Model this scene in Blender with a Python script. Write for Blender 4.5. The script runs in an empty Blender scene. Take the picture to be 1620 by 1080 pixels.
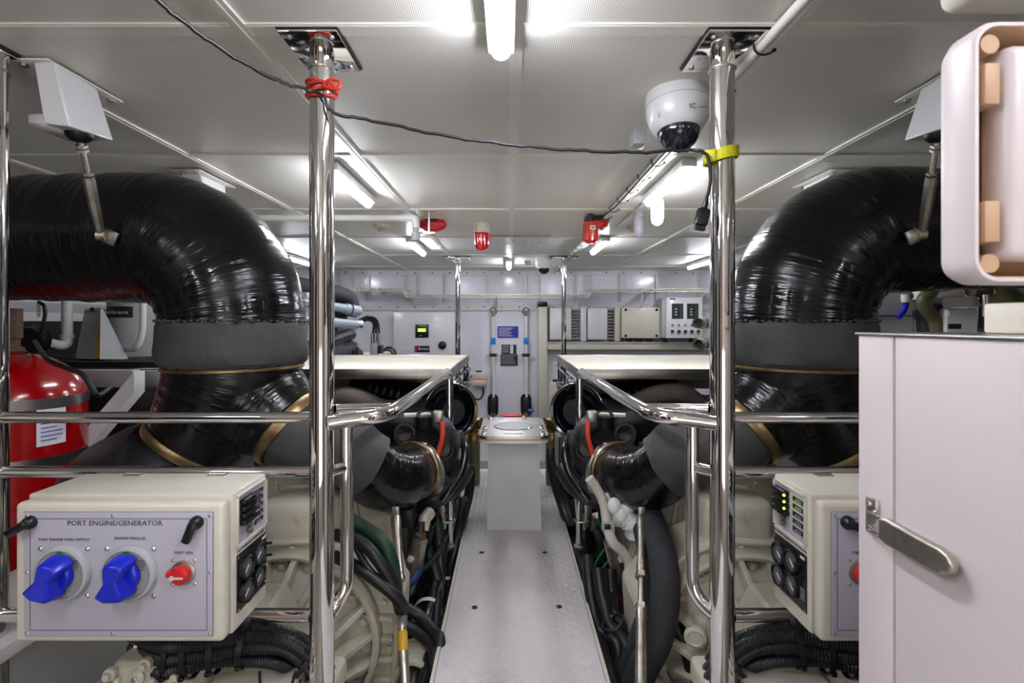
import bpy, bmesh, math, random
from mathutils import Vector, Matrix
random.seed(7)
PI = math.pi
SC = bpy.context.scene
COL = SC.collection
# ------------------------------------------------------------ camera, light, exposure
cam_d = bpy.data.cameras.new('camera'); cam = bpy.data.objects.new('camera', cam_d); COL.objects.link(cam)
cam.location = (0, 0, 1.2); cam.rotation_euler = (PI/2, 0, 0)
cam_d.sensor_width = 36; cam_d.lens = 800/1620*36
cam_d.shift_x = 5/1620; cam_d.shift_y = -30/1620
cam_d.clip_start = .02
cam_d.dof.use_dof = True; cam_d.dof.focus_distance = 2.2; cam_d.dof.aperture_fstop = 6.3
SC.camera = cam
world = bpy.data.worlds.new('world'); SC.world = world; world.use_nodes = True
world.node_tree.nodes['Background'].inputs[0].default_value = (.6, .63, .7, 1)
world.node_tree.nodes['Background'].inputs[1].default_value = .3
SC.view_settings.view_transform = 'Standard'; SC.view_settings.look = 'None'
SC.view_settings.gamma = 1; SC.view_settings.use_curve_mapping = False
SC.view_settings.exposure = 1.45
LAMP = 34.0          # strength of the LED tubes
# added soft fill light, standing in for an unseen doorway behind the camera
dl = bpy.data.lights.new('doorway_light', 'AREA'); dl.shape = 'RECTANGLE'; dl.size = 1.6; dl.size_y = 1.9; dl.energy = 9; dl.color = (1, .95, .9)
do = bpy.data.objects.new('doorway_light', dl); COL.objects.link(do); do.location = (0, -1.95, .75); do.rotation_euler = (PI/2+.25, 0, 0)

CEIL = 1.95
F = 800.0
def P(px, py, d):
    return Vector(((px-805)/F*d, d, 1.2-(py-510)/F*d))

# ------------------------------------------------------------ materials
def lin(h):
    h = h.lstrip('#'); c = [int(h[i:i+2], 16)/255 for i in (0, 2, 4)]
    return tuple(x/12.92 if x <= .04045 else ((x+.055)/1.055)**2.4 for x in c)+(1,)
def mat(name, col, rough=.5, metal=0, var=0, vscale=6, bump=0, bscale=60, rvar=0, coat=0, stain=None, stain_amt=.5, stain_scale=3, uv=False, stretch=None, em=None, ems=0, alpha=1, trans=0, spec=.5):
    m = bpy.data.materials.new(name); m.use_nodes = True
    nt = m.node_tree; b = nt.nodes['Principled BSDF']; L = nt.links
    c = lin(col) if isinstance(col, str) else col
    b.inputs['Base Color'].default_value = c; b.inputs['Roughness'].default_value = rough
    b.inputs['Metallic'].default_value = metal; b.inputs['Coat Weight'].default_value = coat
    b.inputs['Coat Roughness'].default_value = .12
    b.inputs['Specular IOR Level'].default_value = spec
    if trans: b.inputs['Transmission Weight'].default_value = trans
    if alpha < 1: b.inputs['Alpha'].default_value = alpha
    if em: b.inputs['Emission Color'].default_value = lin(em); b.inputs['Emission Strength'].default_value = ems
    tc = nt.nodes.new('ShaderNodeTexCoord'); src = tc.outputs['UV' if uv else 'Object']
    if stretch:
        mp = nt.nodes.new('ShaderNodeMapping'); mp.inputs['Scale'].default_value = stretch
        L.new(src, mp.inputs[0]); src = mp.outputs[0]
    def noise(s, det=4, rg=.6):
        n = nt.nodes.new('ShaderNodeTexNoise'); n.inputs['Scale'].default_value = s
        n.inputs['Detail'].default_value = det; n.inputs['Roughness'].default_value = rg
        L.new(src, n.inputs['Vector']); return n.outputs['Fac']
    cur = None
    if var:
        mx = nt.nodes.new('ShaderNodeMix'); mx.data_type = 'RGBA'
        mr = nt.nodes.new('ShaderNodeMapRange'); mr.inputs[1].default_value = .3; mr.inputs[2].default_value = .7
        L.new(noise(vscale), mr.inputs[0]); L.new(mr.outputs[0], mx.inputs[0])
        mx.inputs[6].default_value = tuple(max(0, x*(1-var)) for x in c[:3])+(1,)
        mx.inputs[7].default_value = tuple(min(1, x*(1+var)) for x in c[:3])+(1,)
        L.new(mx.outputs[2], b.inputs['Base Color']); cur = mx.outputs[2]
    if stain:
        mr = nt.nodes.new('ShaderNodeMapRange'); mr.inputs[1].default_value = .56; mr.inputs[2].default_value = .75
        mr.inputs[4].default_value = stain_amt
        L.new(noise(stain_scale, 6, .65), mr.inputs[0])
        mx = nt.nodes.new('ShaderNodeMix'); mx.data_type = 'RGBA'; L.new(mr.outputs[0], mx.inputs[0])
        if cur: L.new(cur, mx.inputs[6])
        else: mx.inputs[6].default_value = c
        mx.inputs[7].default_value = lin(stain); L.new(mx.outputs[2], b.inputs['Base Color'])
    if rvar:
        mr = nt.nodes.new('ShaderNodeMapRange'); mr.inputs[1].default_value = .3; mr.inputs[2].default_value = .7
        mr.inputs[3].default_value = max(.02, rough-rvar); mr.inputs[4].default_value = min(1, rough+rvar)
        L.new(noise(vscale*1.7), mr.inputs[0]); L.new(mr.outputs[0], b.inputs['Roughness'])
    if bump:
        bp = nt.nodes.new('ShaderNodeBump'); bp.inputs['Strength'].default_value = bump; bp.inputs['Distance'].default_value = .008
        L.new(noise(bscale), bp.inputs['Height']); L.new(bp.outputs[0], b.inputs['Normal'])
    return m
M = {}
def dm(k, *a, **kw): M[k] = mat(k, *a, **kw)
dm('chrome', (.74, .72, .70, 1), .055, 1, rvar=.03, vscale=5)
dm('steel', (.62, .60, .57, 1), .28, 1, var=.15, bump=.05)
dm('edge_steel', (.36, .34, .31, 1), .3, 1, var=.3, vscale=4)
dm('worn_steel', (.50, .46, .40, 1), .36, 1, var=.25, vscale=20, stain='#6b4a2c', stain_amt=.6, stain_scale=14)
dm('brass', (.42, .28, .10, 1), .36, 1, var=.3, vscale=18)
dm('clamp_brass', (.36, .25, .12, 1), .38, 1, var=.4, vscale=12)
dm('cream', '#cbc6b6', .38, var=.05, vscale=3, stain='#a89a78', stain_amt=.35, stain_scale=4, coat=.2)
dm('engine_cream', '#c2bcaa', .36, var=.12, vscale=5, bump=.15, bscale=40, stain='#7a6d52', stain_amt=.65, stain_scale=6, coat=.25)
dm('engine_grey', '#8e8b80', .45, var=.15, vscale=5, stain='#55503f', stain_amt=.5, stain_scale=6)
dm('white', '#d6d5d4', .28, var=.02, coat=.2)
dm('locker', '#cdc2c0', .35, var=.02, vscale=2)
dm('lavender_plate', '#aeabb5', .42, var=.03, vscale=2)
dm('wall_white', '#e2e3ea', .16, var=.03, vscale=1.2)
dm('hull_grey', '#8c8c86', .6, var=.15, vscale=2)
dm('ceil_trim', '#dbd9cf', .4)
dm('board_cream', '#e6e2d0', .75, var=.04)
dm('pvc', '#dcdcd8', .3)
dm('grey_paint', '#a5a6a6', .45, var=.08, vscale=3, stain='#6e6a60', stain_amt=.4)
dm('black', '#0c0c0e', .35)
dm('gloss_black', '#0b0c12', .14, coat=.4)
dm('charcoal', '#25262a', .38, var=.2, vscale=8)
dm('dark', '#0a0a0a', .8)
dm('hose', '#17181a', .4, bump=.06, bscale=90)
dm('hose_cloth', '#26272a', .75, bump=.5, bscale=150, var=.2, vscale=20)
dm('foam', '#303236', .8, bump=.3, bscale=80, var=.15, vscale=6)
dm('cloth', '#424242', .6, var=.18, vscale=4, bump=.8, bscale=16, stain='#1d1c1b', stain_amt=.85, stain_scale=5)
dm('cloth_black', '#17171a', .5, var=.25, vscale=5, bump=1.0, bscale=14)
dm('blue_hose', '#1d3a66', .5, var=.2)
dm('green_hose', '#07301a', .5, var=.2)
dm('wrap_hose', '#b9b5aa', .55, var=.12, bump=.4, bscale=60, vscale=14)
dm('rust', '#4d3725', .8, var=.4, vscale=9, bump=.4)
dm('fire_red', '#98060c', .16, coat=.6)
dm('red', '#c4181c', .35)
dm('orange', '#c23418', .5)
dm('yellow', '#c3bd0c', .6, bump=.2)
dm('gold_yellow', '#c79a1c', .5)
dm('blue', '#051cb4', .34, coat=.2)
dm('sky_blue', '#1a7fd0', .4)
dm('green', '#12803e', .4)
dm('text', '#33333a', .6)
dm('paper', '#d9d9de', .6)
dm('tan', '#b69372', .5)
dm('light_grey', '#c6c7c8', .4)
dm('pipe_blue_grey', '#8f9ca6', .35, var=.05)
dm('olive', '#5d5a3c', .4, var=.25, vscale=8)
dm('manifold', '#6b625a', .8, var=.2, vscale=9, bump=.5, bscale=50)
dm('strobe', '#d01420', .12, coat=.5)
dm('strobe_orange', '#b83a24', .3, coat=.3)
dm('pinkish', '#d8b3a8', .3)
dm('blue_label', '#2a2ea0', .4)
dm('lcd', '#8ff03a', .4, em='#8ff03a', ems=.9)
dm('led', '#c8f040', .4, em='#c8f040', ems=3)
dm('tube_light', '#ffffff', .4, em='#f1f3ff', ems=LAMP)
dm('globe_light', '#ffffff', .4, em='#f4f6ff', ems=6)
dm('glass_dark', '#1a1c26', .05, coat=.8)
dm('glass_clear', '#c8c8d8', .1, alpha=.45)
dm('gauge_face', '#56585a', .12, var=.3, vscale=60)
dm('mesh_dark', '#2a2923', .6, bump=1, bscale=200)

def wrap_mat():
    m = bpy.data.materials.new('black_wrap'); m.use_nodes = True; nt = m.node_tree; L = nt.links
    b = nt.nodes['Principled BSDF']
    tc = nt.nodes.new('ShaderNodeTexCoord')
    def nz(scale, s, det=3, dist=0):
        mp = nt.nodes.new('ShaderNodeMapping'); mp.inputs['Scale'].default_value = scale
        L.new(tc.outputs['UV'], mp.inputs[0]); n = nt.nodes.new('ShaderNodeTexNoise')
        n.inputs['Scale'].default_value = s; n.inputs['Detail'].default_value = det; n.inputs['Distortion'].default_value = dist
        L.new(mp.outputs[0], n.inputs['Vector']); return n.outputs['Fac']
    mr = nt.nodes.new('ShaderNodeMapRange'); mr.inputs[1].default_value = .35; mr.inputs[2].default_value = .75
    mr.inputs[3].default_value = .08; mr.inputs[4].default_value = .34
    L.new(nz((2.2, 5, 1), 3), mr.inputs[0]); L.new(mr.outputs[0], b.inputs['Roughness'])
    mx = nt.nodes.new('ShaderNodeMix'); mx.data_type = 'RGBA'
    m2 = nt.nodes.new('ShaderNodeMapRange'); m2.inputs[1].default_value = .62; m2.inputs[2].default_value = .8
    L.new(nz((3, 60, 1), 3, 6), m2.inputs[0]); L.new(m2.outputs[0], mx.inputs[0])
    mx.inputs[6].default_value = (.004, .004, .005, 1); mx.inputs[7].default_value = (.04, .04, .043, 1)
    L.new(mx.outputs[2], b.inputs['Base Color'])
    b1 = nt.nodes.new('ShaderNodeBump'); b1.inputs['Strength'].default_value = .55; b1.inputs['Distance'].default_value = .012
    L.new(nz((1.6, 14, 1), 2, 3, .3), b1.inputs['Height'])
    b2 = nt.nodes.new('ShaderNodeBump'); b2.inputs['Strength'].default_value = .35; b2.inputs['Distance'].default_value = .004
    L.new(nz((5, 60, 1), 2, 2, .4), b2.inputs['Height']); L.new(b1.outputs[0], b2.inputs['Normal'])
    L.new(b2.outputs[0], b.inputs['Normal'])
    M['wrap'] = m
wrap_mat()

def perf_mat():
    m = bpy.data.materials.new('perforated_panel'); m.use_nodes = True; nt = m.node_tree; L = nt.links
    b = nt.nodes['Principled BSDF']; tc = nt.nodes.new('ShaderNodeTexCoord')
    mp = nt.nodes.new('ShaderNodeMapping'); mp.inputs['Scale'].default_value = (1/.0054,)*3
    L.new(tc.outputs['Object'], mp.inputs[0])
    fr = nt.nodes.new('ShaderNodeVectorMath'); fr.operation = 'FRACTION'; L.new(mp.outputs[0], fr.inputs[0])
    su = nt.nodes.new('ShaderNodeVectorMath'); su.operation = 'SUBTRACT'; su.inputs[1].default_value = (.5, .5, 0); L.new(fr.outputs[0], su.inputs[0])
    mu = nt.nodes.new('ShaderNodeVectorMath'); mu.operation = 'MULTIPLY'; mu.inputs[1].default_value = (1, 1, 0); L.new(su.outputs[0], mu.inputs[0])
    ln = nt.nodes.new('ShaderNodeVectorMath'); ln.operation = 'LENGTH'; L.new(mu.outputs[0], ln.inputs[0])
    mr = nt.nodes.new('ShaderNodeMapRange'); mr.inputs[1].default_value = .2; mr.inputs[2].default_value = .32
    L.new(ln.outputs['Value'], mr.inputs[0])
    nz = nt.nodes.new('ShaderNodeTexNoise'); nz.inputs['Scale'].default_value = 3; L.new(tc.outputs['Object'], nz.inputs['Vector'])
    mx0 = nt.nodes.new('ShaderNodeMix'); mx0.data_type = 'RGBA'; L.new(nz.outputs['Fac'], mx0.inputs[0])
    mx0.inputs[6].default_value = lin('#e4e1d8'); mx0.inputs[7].default_value = lin('#ebe8df')
    mx = nt.nodes.new('ShaderNodeMix'); mx.data_type = 'RGBA'; L.new(mr.outputs[0], mx.inputs[0])
    mx.inputs[6].default_value = lin('#6e6c67'); L.new(mx0.outputs[2], mx.inputs[7])
    L.new(mx.outputs[2], b.inputs['Base Color']); b.inputs['Roughness'].default_value = .36
    M['perf'] = m
perf_mat()

# ------------------------------------------------------------ mesh helpers
MX = False                      # True while the starboard twin of something is being built
def ori(ax, up=Vector((0, 0, 1))):
    z = Vector(ax).normalized()
    x = up.cross(z)
    if x.length < 1e-4: x = Vector((1, 0, 0)).cross(z)
    if x.length < 1e-4: x = Vector((0, 1, 0)).cross(z)
    x.normalize(); y = z.cross(x)
    return Matrix((x, y, z)).transposed()
def spl(pts, n=8):
    pts = [Vector(p) for p in pts]
    if len(pts) < 3: return pts
    Q = [pts[0]*2-pts[1]]+pts+[pts[-1]*2-pts[-2]]; out = []
    for i in range(1, len(Q)-2):
        a, b, c, d = Q[i-1:i+3]
        for k in range(n):
            t = k/n
            out.append(.5*((2*b)+(c-a)*t+(2*a-5*b+4*c-d)*t*t+(3*b-a-3*c+d)*t**3))
    out.append(pts[-1]); return out
def resample(pts, step):
    out = [pts[0].copy()]; acc = 0
    for a, b in zip(pts, pts[1:]):
        L = (b-a).length; s = step-acc
        while s <= L and L > 0:
            out.append(a.lerp(b, s/L)); s += step
        acc = (acc+L) % step
    return out
class MB:
    def __init__(s): s.v = []; s.f = []; s.uv = []
    def add(s, vs, fs, uvs=None):
        o = len(s.v); s.v += [Vector(v) for v in vs]
        s.f += [tuple(i+o for i in f) for f in fs]
        s.uv += uvs if uvs else [[(0, 0)]*len(f) for f in fs]
        return s
    def box(s, c, size, r=0, R=None, seg=2):
        bm = bmesh.new(); bmesh.ops.create_cube(bm, size=1)
        bmesh.ops.scale(bm, vec=size, verts=bm.verts)
        if r: bmesh.ops.bevel(bm, geom=bm.edges[:], offset=min(r, min(size)*.49), segments=seg, profile=.5, affect='EDGES')
        if R: bmesh.ops.rotate(bm, matrix=R, verts=bm.verts)
        c = Vector(c); bm.verts.ensure_lookup_table(); bm.verts.index_update()
        s.add([v.co+c for v in bm.verts], [tuple(v.index for v in f.verts) for f in bm.faces]); bm.free(); return s
    def bb(s, a, b, r=0):   # box from corner a to corner b
        a, b = Vector(a), Vector(b)
        return s.box((a+b)/2, [max(1e-4, abs(x)) for x in (b-a)], r)
    def hexa(s, p):         # 8 points: bottom 4 (ccw) then top 4
        return s.add(p, [(3, 2, 1, 0), (4, 5, 6, 7), (0, 1, 5, 4), (1, 2, 6, 5), (2, 3, 7, 6), (3, 0, 4, 7)])
    def tube(s, pts, r, n=12, cap=True, closed=False):
        pts = [Vector(p) for p in pts]; m = len(pts)
        rs = r if isinstance(r, (list, tuple)) else [r]*m
        T = []
        for i in range(m):
            a = pts[(i-1) % m] if closed or i > 0 else pts[i]; b = pts[(i+1) % m] if closed or i < m-1 else pts[i]
            t = b-a; T.append(t.normalized() if t.length > 1e-9 else Vector((0, 0, 1)))
        u = T[0].orthogonal().normalized(); vs = []; L = [0]
        for i in range(m):
            u = (u-T[i]*u.dot(T[i])).normalized(); w = T[i].cross(u)
            if i: L.append(L[-1]+(pts[i]-pts[i-1]).length)
            for k in range(n):
                a = 2*PI*k/n; vs.append(pts[i]+(u*math.cos(a)+w*math.sin(a))*rs[i])
        fs, uvs = [], []
        for i in range(m if closed else m-1):
            j = (i+1) % m
            for k in range(n):
                k2 = (k+1) % n
                fs.append((i*n+k, i*n+k2, j*n+k2, j*n+k))
                l2 = L[j] if j else L[-1]+.01
                uvs.append([(k/n, L[i]), ((k+1)/n, L[i]), ((k+1)/n, l2), (k/n, l2)])
        if cap and not closed:
            fs.append(tuple(range(n))[::-1]); uvs.append([(0, 0)]*n)
            fs.append(tuple((m-1)*n+k for k in range(n))); uvs.append([(0, 0)]*n)
        return s.add(vs, fs, uvs)
    def cyl(s, a, b, r, r2=None, n=20): return s.tube([a, b], [r, r if r2 is None else r2], n)
    def lathe(s, prof, org, ax=(0, 0, 1), n=32, cap=True, start=0, sweep=2*PI):
        Rm = ori(ax); org = Vector(org); vs = []; m = len(prof); full = abs(sweep-2*PI) < 1e-6; nn = n if full else n+1
        for r, h in prof:
            for k in range(nn):
                a = start+sweep*k/n; vs.append(org+Rm @ Vector((r*math.cos(a), r*math.sin(a), h)))
        fs = []
        for i in range(m-1):
            for k in range(n):
                k2 = (k+1) % nn
                fs.append((i*nn+k, i*nn+k2, (i+1)*nn+k2, (i+1)*nn+k))
        if cap and full:
            fs.append(tuple(range(n))[::-1]); fs.append(tuple((m-1)*n+k for k in range(n)))
        return s.add(vs, fs)
    def torus(s, c, ax, R, r, n=32, k=10):
        Rm = ori(ax); c = Vector(c)
        return s.tube([c+Rm @ Vector((R*math.cos(2*PI*i/n), R*math.sin(2*PI*i/n), 0)) for i in range(n)], r, k, closed=True)
    def ball(s, c, r, sc=(1, 1, 1), n=20, R=None):
        prof = [(max(1e-4, math.sin(PI*i/(n//2))), -math.cos(PI*i/(n//2))) for i in range(n//2+1)]
        o = len(s.v); s.lathe(prof, (0, 0, 0), (0, 0, 1), n)
        for i in range(o, len(s.v)):
            v = Vector([s.v[i][k]*sc[k]*r for k in range(3)])
            if R: v = R @ v
            s.v[i] = v+Vector(c)
        return s
    def prism(s, poly, h, M4):   # poly in local xy, thickness along local z (0..h)
        n = len(poly); vs = [M4 @ Vector((x, y, 0)) for x, y in poly]+[M4 @ Vector((x, y, h)) for x, y in poly]
        return s.add(vs, [tuple(range(n))[::-1], tuple(range(n, 2*n))]+[(i, (i+1) % n, (i+1) % n+n, i+n) for i in range(n)])
    def bolt(s, p, ax, r=.009, h=.007):
        s.lathe([(r*1.35, 0), (r*1.35, h*.25), (r, h*.25), (r, h), (r*.6, h*1.15)], p, ax, 6); return s
    def build(s, name, m, parent=None, smooth=35, lab=None):
        vs = [Vector(v) for v in s.v]; fs = s.f; uvs = s.uv
        if MX:
            vs = [Vector((.06-v.x, v.y, v.z)) for v in vs]
            fs = [tuple(reversed(f)) for f in fs]; uvs = [list(reversed(u)) for u in uvs]
        if parent is None:
            lo = [min(v[i] for v in vs) for i in range(3)]; hi = [max(v[i] for v in vs) for i in range(3)]
            org = Vector(((lo[0]+hi[0])/2, (lo[1]+hi[1])/2, lo[2]))
        else: org = WO[parent.name]
        me = bpy.data.meshes.new(name); me.from_pydata([v-org for v in vs], [], fs)
        ul = me.uv_layers.new(name='UVMap'); flat = [c for u in uvs for p in u for c in p]
        ul.data.foreach_set('uv', flat)
        me.polygons.foreach_set('use_smooth', [bool(smooth)]*len(fs))
        me.update()
        if smooth: me.set_sharp_from_angle(angle=math.radians(smooth))
        me.materials.append(M[m] if isinstance(m, str) else m)
        o = bpy.data.objects.new(name, me); COL.objects.link(o)
        if parent is None: o.location = org
        else: o.parent = parent
        WO[o.name] = org
        if lab: o['label'] = lab
        return o
WO = {}
def tag(o, label, cat, group=None):
    o['label'] = label; o['category'] = cat
    if group: o['group'] = group
    return o
def thing(name, label, cat, loc, group=None):
    o = bpy.data.objects.new(name, None); COL.objects.link(o); loc = Vector(loc)
    if MX: loc = Vector((.06-loc.x, loc.y, loc.z))
    o.location = loc; o.empty_display_size = .05; WO[o.name] = loc
    return tag(o, label, cat, group)
def text(body, size, loc, R, m, parent, name='lettering', ext=.0003, align='CENTER', sx=1):
    cu = bpy.data.curves.new('t', 'FONT'); cu.body = body; cu.size = size; cu.extrude = ext; cu.align_x = align; cu.align_y = 'CENTER'; cu.resolution_u = 2
    t = bpy.data.objects.new('t', cu); COL.objects.link(t)
    me = bpy.data.meshes.new_from_object(t.evaluated_get(bpy.context.evaluated_depsgraph_get()))
    bpy.data.objects.remove(t); mb = MB()
    loc = Vector(loc)
    mb.add([loc+R @ Vector((v.co.x*sx, v.co.y, v.co.z)) for v in me.vertices], [tuple(p.vertices) for p in me.polygons])
    global MX
    k = MX; MX = False; o = mb.build(name, m, parent, smooth=0); MX = k
    return o
FRONT = Matrix(((1, 0, 0), (0, 0, -1), (0, 1, 0)))        # text plane facing the camera (-y)
SIDE_R = Matrix(((0, 0, 1), (1, 0, 0), (0, 1, 0)))        # facing +x, reads away from the camera
SIDE_L = Matrix(((0, 0, -1), (-1, 0, 0), (0, 1, 0)))      # facing -x
SD = ['on the blue-switch side', 'on the white-locker side']
# ------------------------------------------------------------ room shell
def struct(name, mb, m, parent=None, smooth=0):
    o = mb.build(name, m, parent, smooth)
    if parent is None: o['kind'] = 'structure'
    return o
XW, Y0, Y1 = 3.3, -2.0, 7.3
fl = struct('floor', MB().bb((-XW, Y0, -.9), (XW, Y1, -.8)), 'engine_grey')
ce = struct('ceiling', MB().bb((-XW, Y0, CEIL+.012), (XW, Y1, CEIL+.08)), 'ceil_trim')
gx = [-XW, -2.3, -1.44, -.68, .018, .71, 1.42, 2.3, XW]
gy = [Y0, -.9, .2, 1.29, 2.27, 3.35, 4.45, 5.6, 6.75, Y1]
for i in range(len(gx)-1):
    for j in range(len(gy)-1):
        struct('ceiling_panel', MB().bb((gx[i]+.004, gy[j]+.004, CEIL), (gx[i+1]-.004, gy[j+1]-.004, CEIL+.0115)), 'perf', ce)
for x in gx[1:-1]:
    mb = MB().bb((x-.019, Y0, CEIL-.007), (x+.019, Y1, CEIL)); mb.bb((x-.004, Y0, CEIL-.009), (x+.004, Y1, CEIL-.007))
    struct('ceiling_batten', mb, 'ceil_trim', ce)
for y in gy[1:-1]:
    mb = MB().bb((-XW, y-.026, CEIL-.005), (XW, y+.026, CEIL)); mb.bb((-XW, y-.02, CEIL-.0065), (XW, y-.008, CEIL-.005))
    struct('ceiling_batten', mb, 'ceil_trim', ce)
wf = struct('wall_front', MB().bb((-XW, Y1, -.8), (XW, Y1+.08, CEIL)), 'wall_white')
for x in (-2.2, -1.25, -.9, .9, 2.3):
    struct('wall_seam_strip', MB().bb((x-.035, Y1-.012, .3), (x+.035, Y1, CEIL-.06)), 'wall_white', wf)
wl = struct('wall_left', MB().bb((-XW-.08, Y0, -.8), (-XW, Y1, CEIL)), 'hull_grey')
wr = struct('wall_right', MB().bb((XW, Y0, -.8), (XW+.08, Y1, CEIL)), 'hull_grey')
wb = struct('wall_back', MB().bb((-XW, Y0-.08, -.8), (XW, Y0, CEIL)), 'cream')
# added unseen panels behind the camera for the chrome to reflect
for k, (xa, xb, m_) in enumerate(((-3.2, -2.3, 'charcoal'), (-2.2, -1.5, 'pinkish'), (-1.45, -1.05, 'dark'), (1.05, 1.3, 'dark'), (1.35, 2.0, 'pinkish'), (2.05, 3.2, 'charcoal'))):
    struct('closet_front', MB().bb((xa, Y0, -.8), (xb, Y0+.05, 1.85)), m_, wb)
for sx in (-1, 1):
    for k, (ya, yb) in enumerate(((-1.9, -1.2), (-1.1, -.5), (-.3, .5), (.7, 1.5))):
        struct('lining_panel', MB().bb((sx*3.3, ya, -.6), (sx*3.24, yb, 1.6)), ('charcoal', 'cream', 'dark', 'rust')[k], (wl if sx < 0 else wr))  # unseen side panels in mixed tones, added for reflections in the chrome
# steel channels with screws along the top of the far wall and under the wire shelves
for nm, z, h in (('trim_1', 1.915, .07), ('trim_2', 1.42, .09)):
    t = struct(nm, MB().bb((-XW, Y1-.03, z-h/2), (XW, Y1-.012, z+h/2)), 'white')
    for k in range(26):
        s_ = MB().bolt((-3.1+k*.25, Y1-.03, z), (0, -1, 0), .008, .006); struct('screw', s_, 'text', t)

# ------------------------------------------------------------ LED tube lights
def tube_light(x, y0, y1, label, w=.05):
    t = thing('ceiling_light', label, 'light', (x, (y0+y1)/2, CEIL-.06), 'LED tube lights on the ceiling')
    MB().bb((x-w/2-.010, y0-.02, CEIL-.046), (x+w/2+.010, y1+.02, CEIL-.009), .004).build('housing', 'white', t)
    mb = MB().tube([(x, y0, CEIL-.052), (x, y0+.01, CEIL-.052), (x, y1-.01, CEIL-.052), (x, y1, CEIL-.052)], [w*.3, w/2, w/2, w*.3], 14)
    mb.build('tube', 'tube_light', t)
tube_light(-.02, .72, 1.31, 'LED tube cut off by the top edge, next to the centre batten')
tube_light(-.825, 2.35, 2.98, 'LED tube right behind the left chrome pole')
tube_light(.815, 2.3, 2.95, 'LED tube beyond the large dome camera')
tube_light(-.87, 4.45, 5.15, 'LED tube beyond the end of the white ceiling pipe')
tube_light(.84, 4.4, 5.05, 'LED tube beside the orange-red alarm horn')
tube_light(0.0, 5.9, 6.5, 'small LED tube ahead of the small dome camera')
tube_light(-2.38, 5.4, 6.1, 'LED tube peeking out left of the left chrome pole, far away')
tube_light(2.3, 5.7, 6.45, 'LED tube in front of the right chrome pole, far away')
tube_light(-.83, -.4, .25, 'LED tube over the camera, left of the aisle')  # this and the next four: unseen tubes added as fill light
tube_light(.83, -.4, .25, 'LED tube over the camera, right of the aisle')
tube_light(-.02, -1.6, -1.0, 'LED tube behind the camera')
tube_light(-1.9, -.9, -.3, 'LED tube behind the camera on the left')
tube_light(1.9, -.9, -.3, 'LED tube behind the camera on the right')
dm('deck', '#c8c4c2', .42, var=.05, vscale=4, stain='#9c9486', stain_amt=.45, stain_scale=5)
# ------------------------------------------------------------ walkway
w = thing('walkway', 'white painted checker plate walkway down the middle of the room', 'walkway', (.037, 2.2, -.8))
mb = MB().bb((-.262, .0, -.05), (.336, 4.15, -.007))
mb.build('frame', 'cream', w)
for x in (-.258, .332): MB().bb((x-.006, 0, -.007), (x+.006, 4.15, .003)).build('edge_strip', 'cream', w)
for y in (.5, 1.5, 2.6, 4.0):
    for x in (-.22, .29): MB().bb((x-.02, y-.02, -.8), (x+.02, y+.02, -.05)).build('support', 'grey_paint', w)
seams = [0, 1.55, 2.395, 3.25, 4.15]
for a, b in zip(seams, seams[1:]):
    MB().bb((-.25, a+.0015, -.007), (.324, b-.0015, 0)).build('plate', 'deck', w)
mb = MB(); p = .030; nx = int(.56/p); ny = int(3.0/p)
for j in range(ny):
    for i in range(nx):
        x = -.235+(i+.5)*p; y = 1.1+(j+.5)*p; a = PI/4 if (i+j) % 2 else -PI/4
        ca, sa = math.cos(a), math.sin(a); l, ww = .0138, .0046
        q = [(-l, 0), (0, -ww), (l, 0), (0, ww)]
        mb.add([(x+u*ca-v*sa, y+u*sa+v*ca, 0) for u, v in q]+[(x+u*ca*.7-v*sa*.5, y+u*sa*.7+v*ca*.5, .0024) for u, v in q],
               [(4, 5, 6, 7), (0, 1, 5, 4), (1, 2, 6, 5), (2, 3, 7, 6), (3, 0, 4, 7)])
o = mb.build('tread_pattern', 'deck', w, smooth=0); o['kind'] = 'stuff'
for px, py in ((751, 961), (884, 960), (762, 874), (862, 874)):
    d = 1.2*800/(py-510); q = P(px, py, d)
    MB().lathe([(.0145, 0), (.0145, .0016), (.011, .0016)], (q.x, q.y, 0), n=18).build('finger_hole', 'dark', w)
    MB().lathe([(.0175, 0), (.0175, .0018), (.0145, .0018), (.0145, 0)], (q.x, q.y, 0), n=18, cap=False).build('hole_rim', 'deck', w)

# ------------------------------------------------------------ poles
def flange(t, x, y, z, sx, sy):
    MB().bb((x-sx/2-.004, y-sy/2-.004, z-.008), (x+sx/2+.004, y+sy/2+.004, z), 0).build('gasket', 'black', t)
    fl_ = MB().bb((x-sx/2, y-sy/2, z-.016), (x+sx/2, y+sy/2, z-.008), .002).build('flange', 'chrome', t)
    for a in (-1, 1):
        for b in (-1, 1):
            MB().bolt((x+a*(sx/2-.02), y+b*(sy/2-.025), z-.016), (0, 0, -1), .006, .004).build('bolt', 'worn_steel', fl_)
def pole(x, y, r, label, sx, sy, grp=None):
    t = thing('support_pole', label, 'pole', (x, y, -.8), grp)
    mb = MB().tube([(x, y, z) for z in (-.8, .2, CEIL-.06, CEIL-.012)], r, 32); mb.build('tube', 'chrome', t)
    MB().torus((x, y, CEIL-.062), (0, 0, 1), r, .004).build('weld_ring', 'steel', t)
    flange(t, x, y, CEIL, sx, sy)
    return t
NP = -.51
pl = pole(NP, 1.38, .0325, 'thick polished chrome pole tied with orange cord', .15, .21)
pr = pole(.582, 1.38, .0325, 'thick polished chrome pole with a yellow strap', .15, .21)
pole(-.585, 5.8, .029, 'thin far chrome pole in front of the white cabinet with green display', .30, .22)
pole(.63, 5.8, .029, 'thin far chrome pole beside the small dome camera', .30, .22)
pole(-1.407, 1.38, .0325, 'chrome pole cut off by the left edge of the photo', .068, .068)
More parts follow.
